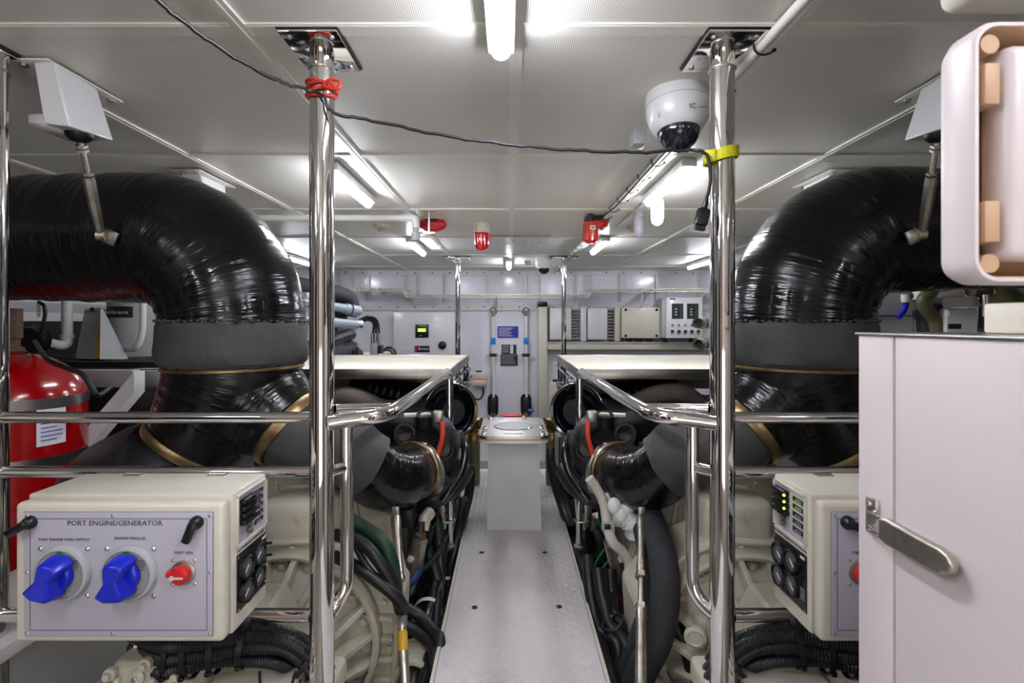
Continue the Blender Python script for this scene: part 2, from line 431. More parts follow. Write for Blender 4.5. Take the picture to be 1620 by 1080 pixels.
pole(1.49, 1.38, .0325, 'chrome pole hidden behind the white locker', .15, .21)

# ------------------------------------------------------------ railings (both sides)
def railing(side):
    x0 = -1.40; t = thing('railing', ('chrome pipe railing in front of the blue-switch box', 'chrome pipe railing running behind the white locker')[side], 'railing', (-.9, 1.38, 0))
    xp = NP if side == 0 else .06-.582
    MB().tube([(x0, 1.38, .941), (xp-.03, 1.38, .941)], .0155, 20).build('top_rail', 'chrome', t)
    MB().tube([(x0, 1.38, .792), (xp-.03, 1.38, .792)], .0155, 20).build('middle_rail', 'chrome', t)
    MB().tube([(x0, 1.38, .402), (xp-.03, 1.38, .402)], .018, 20).build('bottom_rail', 'chrome', t)
    path = [(xp+.028, 1.36, .93), (-.44, 1.37, .936), (-.375, 1.385, .941), (-.345, 1.42, .944), (-.335, 1.50, .944), (-.325, 1.9, .944), (-.318, 2.62, .944)]
    MB().tube(spl(path, 5), .0205, 22).build('aisle_rail', 'chrome', t)
    MB().tube([(xp+.03, 1.395, .962), (-.42, 1.44, .957), (-.345, 1.50, .948)], .0125, 16).build('brace_rail', 'chrome', t)
    MB().tube(spl([(-.458, 1.43, .93), (-.458, 1.43, .7), (-.458, 1.43, .52), (-.461, 1.425, .455), (-.478, 1.41, .42), (xp+.02, 1.39, .40)], 6), .0185, 20).build('loop_rail', 'chrome', t)
    MB().tube([(xp+.02, 1.38, .792), (-.46, 1.43, .792)], .0155, 16).build('stub_rail', 'chrome', t)
railing(0); MX = True; railing(1); MX = False

# ------------------------------------------------------------ tables
def table(side):
    t = thing('engine_table', ('cream topped steel edged table in front of the green-display cabinet', 'cream topped steel edged table below the beige box and control panel')[side], 'table', (-1.1, 3.2, 0))
    xa, xb, ya, yb, z = -2.0, -.302, 2.66, 3.85, .952
    for a, b in ((ya+.012, 3.36), (3.37, yb-.012)):
        MB().bb((xa+.012, a, z-.012), (xb-.012, b, z+.001), .002).build('board', 'board_cream', t)
    mb = MB()
    for a, b in (((xa, ya, z-.05), (xb, ya+.012, z+.003)), ((xa, yb-.012, z-.05), (xb, yb, z+.003)), ((xb-.012, ya, z-.05), (xb, yb, z+.003)), ((xa, ya, z-.05), (xa+.012, yb, z+.003))): mb.bb(a, b, .002)
    mb.build('edge_frame', 'edge_steel', t)
    MB().bb((xa+.012, ya+.012, z-.03), (xb-.012, yb-.012, z-.0125)).build('tray', 'steel', t)
    MB().bb((xa+.3, 3.2, z-.17), (xb-.1, 3.24, z-.05)).build('cross_beam', 'cream', t)
    leg = MB().tube([(-.316, 2.69, .003), (-.316, 2.69, z-.05)], .019, 18); leg.build('leg', 'chrome', t)
    MB().tube([(-.316, 3.72, .003), (-.316, 3.72, z-.05)], .019, 18).build('leg', 'chrome', t)
    MB().tube([(-1.9, 3.72, -.8), (-1.9, 3.72, z-.05)], .019, 18).build('leg', 'chrome', t)
    MB().lathe([(.03, .0), (.03, .012), (.021, .016), (.021, .03)], (-.316, 2.69, .003), n=16).build('foot_collar', 'worn_steel', t)
    MB().tube([(-.318, 2.62, .944), (-.318, 2.69, .93)], .02, 16).build('rail_end', 'chrome', t)
    # clamp plate with two U bolts on the leg
    cp_ = MB().bb((-.375, 2.66, .12), (-.34, 2.668, .33), .003).build('clamp_plate', 'steel', t)
    for zz in (.15, .29):
        MB().tube(spl([(-.375, 2.668, zz), (-.335, 2.655, zz), (-.292, 2.668, zz), (-.292, 2.70, zz), (-.33, 2.716, zz)], 5), .005, 8).build('u_bolt', 'steel', cp_)
    hb_ = MB().tube([(xb+.012, 2.7, z-.07), (xb+.012, 3.8, z-.07)], .006, 10).build('hook_bar', 'chrome', t)
    for k in range(4 if side == 0 else 2):
        y = 2.86+k*.22; x = xb+.014; zz = z-.07
        MB().tube(spl([(x-.02, y, zz-.004), (x, y, zz+.011), (x+.018, y, zz-.005), (x+.008, y, zz-.04), (x+.016, y, zz-.065), (x+.034, y, zz-.05)], 4), .0032, 7).build('hook', 'black', hb_)
table(0); MX = True; table(1); MX = False

# ------------------------------------------------------------ exhaust ducts
def arc(c, R, a0, a1, n=14):
    return [Vector((c[0]+R*math.cos(a0+(a1-a0)*i/n), c[1], c[2]+R*math.sin(a0+(a1-a0)*i/n))) for i in range(n+1)]
def wob(mb, amp, f=9, seed=0):
    for i, v in enumerate(mb.v):
        n = math.sin(v.x*f*3.1+seed)*math.sin(v.z*f*4.3+seed*2)+math.sin(v.y*f*2.7+v.z*f*1.9)
        mb.v[i] = v+Vector((n, n*.7, n*.5))*amp
    return mb
def band(t, c, ax, R, name='clamp_band', m='clamp_brass', wd=.014):
    MB().lathe([(R-.004, -wd), (R+.003, -wd), (R+.006, -wd*.4), (R+.006, wd*.4), (R+.003, wd), (R-.004, wd)], c, ax, 40, cap=False).build(name, m, t)
def duct(side):
    t = thing('exhaust_duct', ('huge shiny black wrapped exhaust duct curving down above the blue-switch box', 'huge shiny black wrapped exhaust duct curving down behind the white locker')[side], 'exhaust duct', (-1.08, 2.0, .55))
    path = [Vector((-3.22, 2.0, 1.53)), Vector((-2.9, 2.0, 1.53)), Vector((-2.5, 2.0, 1.53)), Vector((-2.0, 2.0, 1.53)), Vector((-1.6, 2.0, 1.53))]
    path += arc((-1.41, 2.0, 1.20), .33, PI/2, 0, 16)+[Vector((-1.08, 2.0, 1.16)), Vector((-1.08, 2.0, 1.12))]
    if side: path = [Vector((v.x, v.y, v.z+.032*min(1, max(0, (v.z-1.2)/.33)))) for v in path]
    path = resample(spl(path, 4), .03)
    N = len(path); rs = [((.218 if side else .236)+(.040 if side else .024)*min(1, max(0, (i/N-.45)/.4)))+.0035*math.sin(i*1.9)*math.sin(i*.7) for i in range(N)]
    MB().tube(path, rs, 64).build('elbow', 'wrap', t)
    # padded sleeve
    prof = [(.25, 1.205), (.262, 1.2), (.268, 1.185), (.266, 1.13), (.27, 1.09), (.264, 1.05), (.25, 1.035)]
    mb = MB().lathe(prof, (-1.08, 2.0, 0), n=64, cap=False)
    for i, v in enumerate(mb.v):
        a = math.atan2(v.y-2, v.x+1.08); k = (math.sin(a*23)*.5+math.sin(a*37+1)*.5)
        e = 1 if v.z > 1.19 or v.z < 1.045 else .35
        r_ = Vector((v.x+1.08, v.y-2, 0)).normalized(); mb.v[i] = v+r_*(k*.0042*e+.003*math.sin(a*5+v.z*30))+Vector((0, 0, k*.004*e))
    mb.build('padded_sleeve', 'cloth', t)
    mb = MB()
    for k in range(70):
        a = 2*PI*k/70; c = Vector((-1.08+.262*math.cos(a), 2+.262*math.sin(a), 1.206+.002*math.sin(k*2.3)))
        mb.ball(c, .009, (1, 1, .5), 6)
    mb.build('sleeve_lacing', 'cloth', t)['kind'] = 'stuff'
    band(t, (-1.08, 2.0, 1.027), (0, 0, 1), .247, wd=.007)
    # trouser piece: two legs from one collar
    A = spl([(-1.08, 2, 1.04), (-1.062, 2, .98), (-1.01, 2, .90), (-.935, 1.99, .84), (-.852, 1.97, .79)], 8)
    B = spl([(-1.08, 2, 1.04), (-1.085, 2, .99), (-1.12, 1.99, .90), (-1.17, 1.97, .81), (-1.23, 1.95, .72)], 8)
    def ramp(n, a, m_, b): return [a+(b-a)*min(1, i/(n-1)*1.15)**1.1 for i in range(n)]
    MB().tube(A, [.246+(.150-.246)*(i/(len(A)-1))**1.9 for i in range(len(A))], 48).build('branch', 'wrap', t)
    MB().tube(B, [.245+(.170-.245)*(i/(len(B)-1))**1.6+.012*math.sin(PI*i/(len(B)-1)) for i in range(len(B))], 48).build('branch', 'wrap', t)
    dA = Vector((.78, -.05, -.62)).normalized(); dB = (B[-1]-B[-2]).normalized()
    band(t, A[-1], dA, .160, wd=.02); band(t, B[-1], dB, .176, wd=.016)
    # padded sleeves past the bands
    s2 = spl([A[-1]-dA*.01, A[-1]+dA*.05, P(530, 706, 2.0), P(583, 737, 2.06)], 8)
    n = len(s2); mb = MB().tube(s2, [.150+.006*math.sin(min(1, i/n*2.5)*PI/2)-.030*(i/n)**2 for i in range(n)], 40)
    wob(mb, .0045, 11, side).build('padded_sleeve', 'cloth', t)
    s3 = spl([B[-1], B[-1]+Vector((-.06, 0, -.07)), Vector((-1.42, 1.98, .60)), Vector((-1.60, 2.05, .50)), Vector((-1.68, 2.2, .3))], 8)
    n = len(s3); mb = MB().tube(s3, [.15+.05*math.sin(min(1, i/n*3)*PI/2) for i in range(n)], 40)
    wob(mb, .006, 7, 2+side).build('padded_sleeve', 'cloth_black', t)
    # elbow to the turbo
    e = spl([P(572, 730, 2.05), P(595, 750, 2.10), P(619, 757, 2.17), P(640, 752, 2.28), P(655, 742, 2.38)], 8)
    n = len(e); MB().tube(e, [.122+.012*math.sin(PI*i/(n-1)) for i in range(n)], 44).build('elbow', 'wrap', t)
    dE = (e[-1]-e[-2]).normalized(); band(t, e[-1], dE, .125, m='steel', wd=.012); band(t, e[-1]-dE*.03, dE, .132, m='clamp_brass', wd=.003)
    MB().tube([e[-1]-dE*.01, e[-1]+dE*.06], [.118, .1], 32).build('turbo_flange', 'steel', t)
    # strut that carries the elbow
    x = P(628, 812, 2.2)
    a = P(626, 818, 2.05); b = P(641, 1085, 1.62)
    if side: a = P(618, 818, 2.05); b = P(628, 1085, 1.5)
    MB().box(a+Vector((0, 0, .015)), (.03, .012, .06), .006).build('lug', 'worn_steel', t)
    st = thing('support_strut', ('worn steel turnbuckle strut with yellow mark standing under the black elbow', 'worn steel turnbuckle strut beside the two fat black hoses')[side], 'strut', b)
    R_ = [(.0, .020), (.04, .021), (.10, .017), (.30, .0165), (.34, .019), (.42, .019), (.425, .012), (.60, .012), (.605, .018), (.66, .02), (.70, .016), (1, .017)]
    dd = b-a
    MB().tube([a+dd*k for k, _ in R_], [r for _, r in R_], 14).build('rod', 'worn_steel', st)
    MB().cyl(a+Vector((0, -.026, .0)), a+Vector((0, .02, .0)), .008, n=8).build('pin', 'steel', st)
    for k in (.42, .61): MB().lathe([(.02, -.01), (.023, -.008), (.023, .008), (.02, .01)], a+dd*k, dd, 6).build('lock_nut', 'worn_steel', st)
    if side == 0: MB().lathe([(.0175, -.03), (.0175, .03)], a+dd*.78, dd, 14, cap=False).build('paint_mark', 'gold_yellow', st)
duct(0); MX = True; duct(1); MX = False

# ceiling brackets with hanger rods
def bracket(side, near):
    if near:
        x, y, s = -1.30+.06*side, 1.52, 1.0; lab = ('white ceiling bracket nearest on the left with rod holding the duct', 'white ceiling bracket partly hidden by the open white enclosure')[side]
    else:
        x, y, s = -1.575, 2.62, .9; lab = ('far white ceiling bracket behind the left duct', 'far white ceiling bracket behind the right duct')[side]
    t = thing('duct_hanger', lab, 'bracket', (x, y, CEIL-.25))
    if near: MB().bb((x-.12, 1.42, CEIL-.012), (x+.005, 1.70, CEIL-.0065), .002).build('base_plate', 'ceil_trim', t)
    else: MB().bb((x-.075, y-.17, CEIL-.012), (x+.075, y+.16, CEIL-.0065), .002).build('base_plate', 'ceil_trim', t)
    for a, b in (((-.085, -.075), (-.02, .155)) if near else ((.04, -.14), (.04, .13))): MB().bolt((x+a, y+b, CEIL-.012), (0, 0, -1), .009, .008).build('bolt', 'worn_steel', t)
    z0 = CEIL-.012
    if near:
        zb = 1.768
        mb = MB().hexa([(x-.03, 1.445, zb), (x+.036, 1.455, zb-.004), (x+.038, 1.615, zb+.012), (x-.03, 1.62, zb+.012), (x-.045, 1.43, z0), (x+.014, 1.43, z0), (x-.002, 1.60, z0), (x-.045, 1.60, z0)])
        mb.bb((x-.092, 1.46, zb+.002), (x-.02, 1.60, zb+.038), .006)
    else:
        zb = z0-.18
        mb = MB().hexa([(x-.055, y-.07, zb), (x+.06, y-.06, zb), (x+.06, y+.10, zb), (x-.055, y+.10, zb), (x-.045, y-.12, z0), (x+.04, y-.10, z0), (x+.04, y+.12, z0), (x-.045, y+.12, z0)])
        mb.bb((x-.135, y-.075, zb-.002), (x-.03, y+.08, zb+.045), .008)
    o = mb.build('body', 'white', t)
    b_ = o.modifiers.new('b', 'BEVEL'); b_.width = .006; b_.segments = 2
    if not near:
        MB().lathe([(.035, 0), (.03, -.02), (.02, -.03)], (x, y, zb), n=16).build('rubber_bush', 'black', t); return
    c = Vector((x+.0, 1.53, zb))
    MB().lathe([(.014, -.022), (.024, -.018), (.034, -.008), (.036, .002)], c, n=20).build('rubber_bush', 'black', t)
    e = P(160, 372, 1.72) if side == 0 else Vector((-1.345, 1.72, 1.50))
    dd = e-c
    MB().tube([c+dd*.06, c+dd*.35], .008, 10).build('threaded_rod', 'worn_steel', t)
    for k in (.1, .14, .36, .40): MB().lathe([(.011, -.005), (.016, -.004), (.016, .004), (.011, .005)], c+dd*k, dd, 6).build('nut', 'worn_steel', t)
    MB().tube([c+dd*.40, c+dd*.43, c+dd*.7, c+dd*.9, c+dd*1.0], [.013, .017, .0165, .014, .011], 8).build('turnbuckle', 'worn_steel', t)
    MB().lathe([(.018, -.012), (.018, .012)], e, (1, .4, 0), 14).build('eye', 'worn_steel', t)
    MB().box(e+Vector((.02, .015, -.005)), (.045, .012, .05), .005, R=Matrix.Rotation(.4, 3, 'Y')).build('foot_plate', 'worn_steel', t)
for s_ in (0, 1):
    MX = bool(s_); bracket(s_, True); bracket(s_, False)
MX = False
# ------------------------------------------------------------ switch boxes hung on the railings
def rr(x0, x1, y0, y1, r=.01, n=3):   # rounded rectangle outline
    out = []
    for cx, cy, a in ((x1-r, y1-r, 0), (x0+r, y1-r, 1), (x0+r, y0+r, 2), (x1-r, y0+r, 3)):
        for k in range(n+1):
            t = (a+k/n)*PI/2; out.append((cx+r*math.cos(t), cy+r*math.sin(t)))
    return out
def frame_lines(mb, x0, x1, z0, z1, y, w=.0012):
    for a, b in (((x0, z0), (x1, z0+w)), ((x0, z1-w), (x1, z1)), ((x0, z0), (x0+w, z1)), ((x1-w, z0), (x1, z1))):
        mb.bb((a[0], y-.0004, a[1]), (b[0], y+.0004, b[1]))
    return mb
def switch_box(side):
    lab = ('cream switch box with two big blue rotary switches under the railing', 'cream switch box with gauges half hidden by the white locker')[side]
    x0, x1, ya, yb, z0, z1 = -1.128, -.648, 1.15, 1.352, .468, .798
    t = thing('switch_box', lab, 'switch box', ((x0+x1)/2, (ya+yb)/2, z0))
    xm = (lambda x: .06-x) if side else (lambda x: x)
    MB().box(((x0+x1)/2, (ya+.035+yb)/2, (z0+z1)/2), (x1-x0, yb-ya-.037, z1-z0), .006).build('body', 'cream', t)
    cov = MB().box(((x0+x1)/2, ya+.017, (z0+z1)/2-.003), (x1-x0-.004, .033, z1-z0-.012), .011, seg=3).build('front_cover', 'cream', t)
    yf = ya-.0005
    FP = MB().bb((x0+.028, yf-.003, z0+.02), (x1-.024, yf+.001, z1-.028), .001).build('face_plate', 'lavender_plate', t)
    yp = yf-.003
    frame_lines(MB(), x0+.042, x1-.036, z0+.034, z1-.042, yp).build('engraved_border', 'text', FP, 0)
    frame_lines(MB(), x0+.0275, x1-.0235, z0+.0195, z1-.0275, yp+.002, .0012).build('plate_gasket', 'dark', t, 0)
    for px, pz in ((x0+.036, z1-.036), ((x0+x1)/2-.01, z1-.036), (x1-.03, z1-.036), (x0+.036, (z0+z1)/2), (x1-.03, (z0+z1)/2), (x0+.036, z0+.027), ((x0+x1)/2-.01, z0+.027), (x1-.03, z0+.027)):
        MB().ball((px, yp, pz), .0042, (1, .6, 1), 10).build('screw', 'chrome', FP)
    # wing latches
    for px, ang in ((x0+.045, PI*.83 if not side else .35), (x1-.058, 1.95 if not side else PI-.3)):
        k = MB().lathe([(.015, 0), (.015, .008), (.011, .016), (.008, .018)], (px, yp, z1-.05), (0, -1, 0), 18)
        R = Matrix.Rotation(ang, 3, 'Y'); k.box(Vector((px, yp-.019, z1-.05))+R @ Vector((.018, 0, 0)), (.050, .014, .019), .005, R=R)
        k.build('wing_latch', 'black', t)
    # rotary switches
    zc = .634
    def rotary(cx, ang, n):
        D_ = MB().lathe([(.063, 0), (.063, .006), (.060, .012), (.054, .014), (.053, .010), (.0, .010)], (cx, yp, zc), (0, -1, 0), 48, cap=False).build('switch_dial', 'grey_paint', t)
        d = MB().lathe([(.0525, 0), (.0525, .002)], (cx, yp-.0105, zc), (0, -1, 0), 40); d.build('dial_face', 'hull_grey', D_)
        g = MB()
        for s_, m_ in ((1, 'green'), (-1, 'red')):
            pol = [(cx-.008, zc+s_*.053), (cx+.008, zc+s_*.053), (cx+.005, zc+s_*.038), (cx, zc+s_*.034), (cx-.005, zc+s_*.038)]
            MB().add([(a, yp-.0133, b) for a, b in pol], [tuple(range(5)) if s_ > 0 else tuple(range(5))]).build('dial_mark', m_, D_, 0)
        q = MB()
        for k in range(5): q.bb((cx+.026, yp-.0132, zc+.031-k*.005), (cx+.044-k*.001, yp-.0128, zc+.0325-k*.005))
        q.build('dial_print', 'text', D_, 0)
        R = Matrix.Rotation(ang, 3, 'Y')
        prof = [(-.021, .036), (-.008, .042), (.010, .042), (.022, .035), (.013, .006), (.026, -.026), (.018, -.037), (-.014, -.041), (-.034, -.032), (-.017, .0)]
        kb = MB().lathe([(.034, 0), (.034, .012), (.028, .016)], (cx, yp-.012, zc), (0, -1, 0), 28)
        n_ = len(prof); vs = []
        for hgt, sc in ((.010, 1.18), (.020, 1.2), (.048, 1.03), (.054, .92)):
            for a, b in prof: vs.append(Vector((cx, yp-.006-hgt, zc))+R @ Vector((a*sc, 0, b*sc)))
        fs = [tuple(range(n_)), tuple(reversed(range(3*n_, 4*n_)))]
        for l in range(3):
            for i in range(n_): fs.append((l*n_+i, (l+1)*n_+i, (l+1)*n_+(i+1) % n_, l*n_+(i+1) % n_))
        kb.add(vs, fs)
        o = kb.build('handle', 'blue', t, 50)
        bv = o.modifiers.new('b', 'BEVEL'); bv.width = .003; bv.segments = 2; bv.limit_method = 'ANGLE'
        for a in (-1, 1):
            for b in (-1, 1): MB().ball((cx+a*.053, yp, zc+b*.053), .0062, (1, .7, 1), 12).build('screw', 'chrome', t)
    def small(cx):
        MB().lathe([(.0275, 0), (.0275, .004), (.022, .006)], (cx, yp, zc), (0, -1, 0), 30).build('knob_ring', 'worn_steel', t)
        k = MB().lathe([(.020, 0), (.022, .006), (.020, .014), (.014, .017)], (cx, yp-.005, zc), (0, -1, 0), 26)
        R = Matrix.Rotation(PI+.15, 3, 'Y'); k.box(Vector((cx, yp-.013, zc))+R @ Vector((.014, 0, 0)), (.032, .016, .015), .005, R=R)
        o = k.build('red_knob', 'red', t)
        p = MB().lathe([(.0055, 0), (.0055, .001)], (cx-.013, yp-.0222, zc-.003), (0, -1, 0), 14); p.bb((cx-.013, yp-.0232, zc-.0055), (cx+.012, yp-.0222, zc-.001)); p.build('pointer', 'cream', t)
        for a in (-1, 1):
            for b in (-1, 1): MB().ball((cx+a*.025, yp, zc+b*.027), .0042, (1, .7, 1), 10).build('screw', 'chrome', t)
    if side == 0:
        rotary(-1.008, .35, 0); rotary(-.858, .08, 1); small(-.737)
        text('PORT ENGINE/GENERATOR', .0165, (-.893, yp-.0004, .745), FRONT, 'text', FP, sx=1.05)
        text('PORT ENGINE MAIN SWITCH', .0088, (-1.008, yp-.0004, .708), FRONT, 'text', FP)
        text('ENGINE PARALLEL', .0088, (-.858, yp-.0004, .711), FRONT, 'text', FP)
        text('PORT GEN', .0088, (-.737, yp-.0004, .678), FRONT, 'text', FP)
    else:
        small(-.737); rotary(-.858, .08, 1); rotary(-1.008, .35, 0)
        text('STBD GEN', .0088, (.06+.737, yp-.0004, .678), FRONT, 'text', FP)
    # instrument side: reads left to right away from / towards the camera
    Y = (lambda u: 1.205+.135*u) if side == 0 else (lambda u: 1.340-.135*u)
    X = x1
    def sbox(u0, u1, za, zb, h0, h1, m, name, r=0, lab=None):
        a, b = sorted((Y(u0), Y(u1)))
        return MB().bb((X+h0, a, za), (X+h1, b, zb), r).build(name, m, t, lab=lab)
    # framed window with breakers (frame proud of the recessed plate)
    for a in (((X-.001, Y(0)-.006 if side == 0 else Y(1)-.006, .668), (X+.006, Y(0) if side == 0 else Y(1), .783)), ((X-.001, Y(1) if side == 0 else Y(0), .668), (X+.006, (Y(1) if side == 0 else Y(0))+.006, .783)),
              ((X-.001, min(Y(0), Y(1)), .783), (X+.006, max(Y(0), Y(1)), .789)), ((X-.001, min(Y(0), Y(1)), .662), (X+.006, max(Y(0), Y(1)), .668))):
        MB().bb(a[0], a[1], .0015).build('window_frame', 'cream', t)
    sbox(0, 1, .668, .783, 0, .001, 'lavender_plate', 'breaker_plate')
    for k in range(5):
        sbox(.60, .93, .764-k*.0185-.006, .764-k*.0185+.006, .001, .0016, 'black', 'label_tag')
        q = MB(); yy = sorted((Y(.65), Y(.88)))
        for j in range(2): q.bb((X+.0016, yy[0], .764-k*.0185-.0035+j*.004), (X+.0018, yy[1]-j*.006, .764-k*.0185-.0022+j*.004))
        q.build('label_print', 'lavender_plate', t, 0)
    for k in range(4):
        zz = .768-k*.0165
        b = MB(); yc = Y(.28)
        b.box((X+.009, yc, zz), (.016, .06, .0135), .003); b.cyl((X+.012, Y(.42), zz), (X+.026, Y(.46), zz+.004), .004, n=8)
        b.build('breaker', 'black', t)
    for k in range(3): MB().ball((X+.018, Y(.53), .767-k*.0165), .0032, n=8).build('indicator_led', 'led' if side else 'olive', t)
    for k in range(2): MB().ball((X+.008, Y(.34), .703-k*.015), .008, n=10).build('key_switch', 'olive', t)
    a, b = sorted((Y(-.02), Y(1.04)))
    MB().bb((X, a, .508), (X+.003, b, .645), .001).build('gauge_panel', 'black', t)
    for u, zz in ((.22, .603), (.66, .609), (.22, .546), (.66, .551)):
        if side: u = u
        g = MB().lathe([(.0285, 0), (.0285, .010), (.026, .013), (.0235, .013), (.0225, .009)], (X+.003, Y(u), zz), (1, 0, 0), 30, cap=False).build('gauge', 'black', t)
        MB().lathe([(.0228, 0), (.0228, .001)], (X+.010, Y(u), zz), (1, 0, 0), 26).build('gauge_glass', 'gauge_face', g)
        MB().cyl((X+.0115, Y(u)-.012, zz-.008), (X+.0115, Y(u)+.004, zz+.004), .0009, n=5).build('gauge_needle', 'paper', g)
    for zz in (.618, .587):
        MB().cyl((X+.003, Y(.93), zz), (X+.024, Y(.93), zz+.003), .0035, n=8).build('toggle', 'black', t)
    sbox(.86, 1.0, .632, .638, .003, .0035, 'paper', 'label_tag')
    for k in range(5): sbox(.86, 1.0, .535+k*.006, .537+k*.006, .003, .0034, 'grey_paint', 'panel_print')
    for u, zz in ((.01, .515), (.01, .638), (1.01, .515), (1.01, .638)): MB().ball((X+.003, Y(u), zz), .004, (.5, 1, 1), 8).build('screw', 'chrome', t)
    Rt = SIDE_R if side == 0 else SIDE_L
    text(('PORT' if side == 0 else 'STARBOARD')+' GENERATOR CONTROL PANEL', .0078 if side == 0 else .0072, (xm(X+.0005), 1.272, .652), Rt, 'text', t)
    # hinges at the back of the lid, straps to the rail
    for hx in (x0+.14, x1-.12):
        MB().bb((hx-.022, yb-.03, z1), (hx+.022, yb-.004, z1+.003)).cyl((hx-.022, yb-.016, z1+.003), (hx+.022, yb-.016, z1+.003), .004, n=8).build('hinge', 'worn_steel', t)
    MB().bb((x0+.05, yb, z0+.03), (x1-.05, yb+.008, z1-.03)).build('mounting_plate', 'steel', t)
    return t
switch_box(0); MX = True; switch_box(1); MX = False

# ------------------------------------------------------------ white locker right in front
t = thing('locker', 'tall white locker with steel lever latch at the right edge', 'locker', (.85, .6, -.8))
MB().bb((.607, .800, -.8), (1.16, .878, 1.178), .002).build('side_post', 'locker', t)
MB().bb((.607, .22, -.8), (1.16, .795, 1.178), .002).build('door', 'locker', t)
MB().bb((.612, .794, -.8), (1.15, .802, 1.174)).build('door_gap', 'tan', t)
MB().bb((.603, .21, 1.1785), (1.165, .882, 1.183), .001).build('top_edge', 'steel', t)
zl = .876
LC = MB().box((.603, .838, zl+.004), (.010, .026, .062), .006).build('latch_catch', 'steel', t)
for s_ in (-1, 1): MB().ball((.598, .838, zl+.004+s_*.02), .0045, n=10).build('rivet', 'chrome', LC)
q = MB()
for s_ in (-1, 1): q.tube(spl([(.594, .836, zl+s_*.012), (.590, .80, zl+s_*.014), (.588, .765, zl+s_*.015)], 4), .0022, 8)
q.build('latch_bail', 'chrome', t)
pol = [(.0, -.02), (.10, -.0185), (.118, -.008), (.121, .004), (.114, .014), (.10, .018), (.0, .02), (-.012, .016), (-.012, -.016)]
M4 = Matrix(((0, 0, -1, .598), (-1, 0, 0, .79), (0, 1, 0, zl-.002), (0, 0, 0, 1)))
o = MB().prism(pol, .013, M4).build('latch_lever', 'worn_steel', t); b_ = o.modifiers.new('b', 'BEVEL'); b_.width = .0035; b_.segments = 3
MB().bb((.598, .70, zl-.012), (.607, .79, zl+.012), .002).build('latch_base', 'steel', t)
tag(MB().bb((.705, .45, 1.184), (1.1, .752, 1.228), .004).build('cream_carton', 'cream'), 'flat cream carton lying on top of the white locker', 'box')

# ------------------------------------------------------------ open enclosure hanging at the top right
t = thing('open_enclosure', 'open white plastic enclosure with tan inner rim at top right', 'enclosure', (.8, .6, 1.25))
x0, x1, z0, z1, ya, yb = .507, 1.10, 1.243, 1.53, .552, .606
def ring(x0, x1, z0, z1, r, y): return [Vector((a, y, b)) for a, b in rr(x0, x1, z0, z1, r, 6)]
def loft(rings, cap0=False, cap1=False):
    n = len(rings[0]); mb = MB(); vs = [v for r in rings for v in r]
    fs = [(i*n+k, (i+1)*n+k, (i+1)*n+(k+1) % n, i*n+(k+1) % n) for i in range(len(rings)-1) for k in range(n)]
    if cap0: fs.append(tuple(range(n)))
    if cap1: fs.append(tuple((len(rings)-1)*n+k for k in range(n))[::-1])
    return mb.add(vs, fs)
outer = [ring(x0+.02, x1-.02, z0+.02, z1-.02, .012, yb), ring(x0+.006, x1-.006, z0+.006, z1-.006, .022, yb-.006), ring(x0, x1, z0, z1, .026, yb-.02), ring(x0, x1, z0, z1, .026, ya+.004), ring(x0+.002, x1-.002, z0+.002, z1-.002, .026, ya), ring(x0+.006, x1-.006, z0+.006, z1-.006, .022, ya)]
loft(outer, cap0=True).build('shell', 'locker', t, 40)
inner = [ring(x0+.006, x1-.006, z0+.006, z1-.006, .022, ya), ring(x0+.0075, x1-.0075, z0+.0075, z1-.0075, .02, ya+.002), ring(x0+.010, x1-.01, z0+.01, z1-.01, .018, ya+.045)]
loft(inner, cap1=True).build('inner_rim', 'tan', t, 40)
for zz in (1.31, 1.46): MB().box((x0+.019, ya+.02, zz), (.017, .045, .045), .002).build('lug', 'tan', t)
for zz in (z0+.022, z1-.024): MB().cyl((x0+.022, ya+.045, zz), (x0+.022, ya+.004, zz), .0105, n=18).build('screw_post', 'tan', t)
MB().box(((x0+x1)/2+.012, ya+.016, (z0+z1)/2), (x1-x0-.045, .04, z1-z0-.05), .014, seg=4).build('inner_cover', 'locker', t)
MB().bb((.7, .606, 1.40), (.95, .618, 1.66)).build('mounting_bracket', 'ceil_trim', t)
t = thing('upper_enclosure', 'closed white enclosure under the ceiling above the open one', 'enclosure', (.8, .75, 1.58))
MB().box((.865, .667, 1.785), (.53, .10, .315), .022, seg=4).build('shell', 'cream', t)
MB().bb((.65, .63, 1.942), (1.1, .7, 1.95)).build('mounting_plate', 'ceil_trim', t)
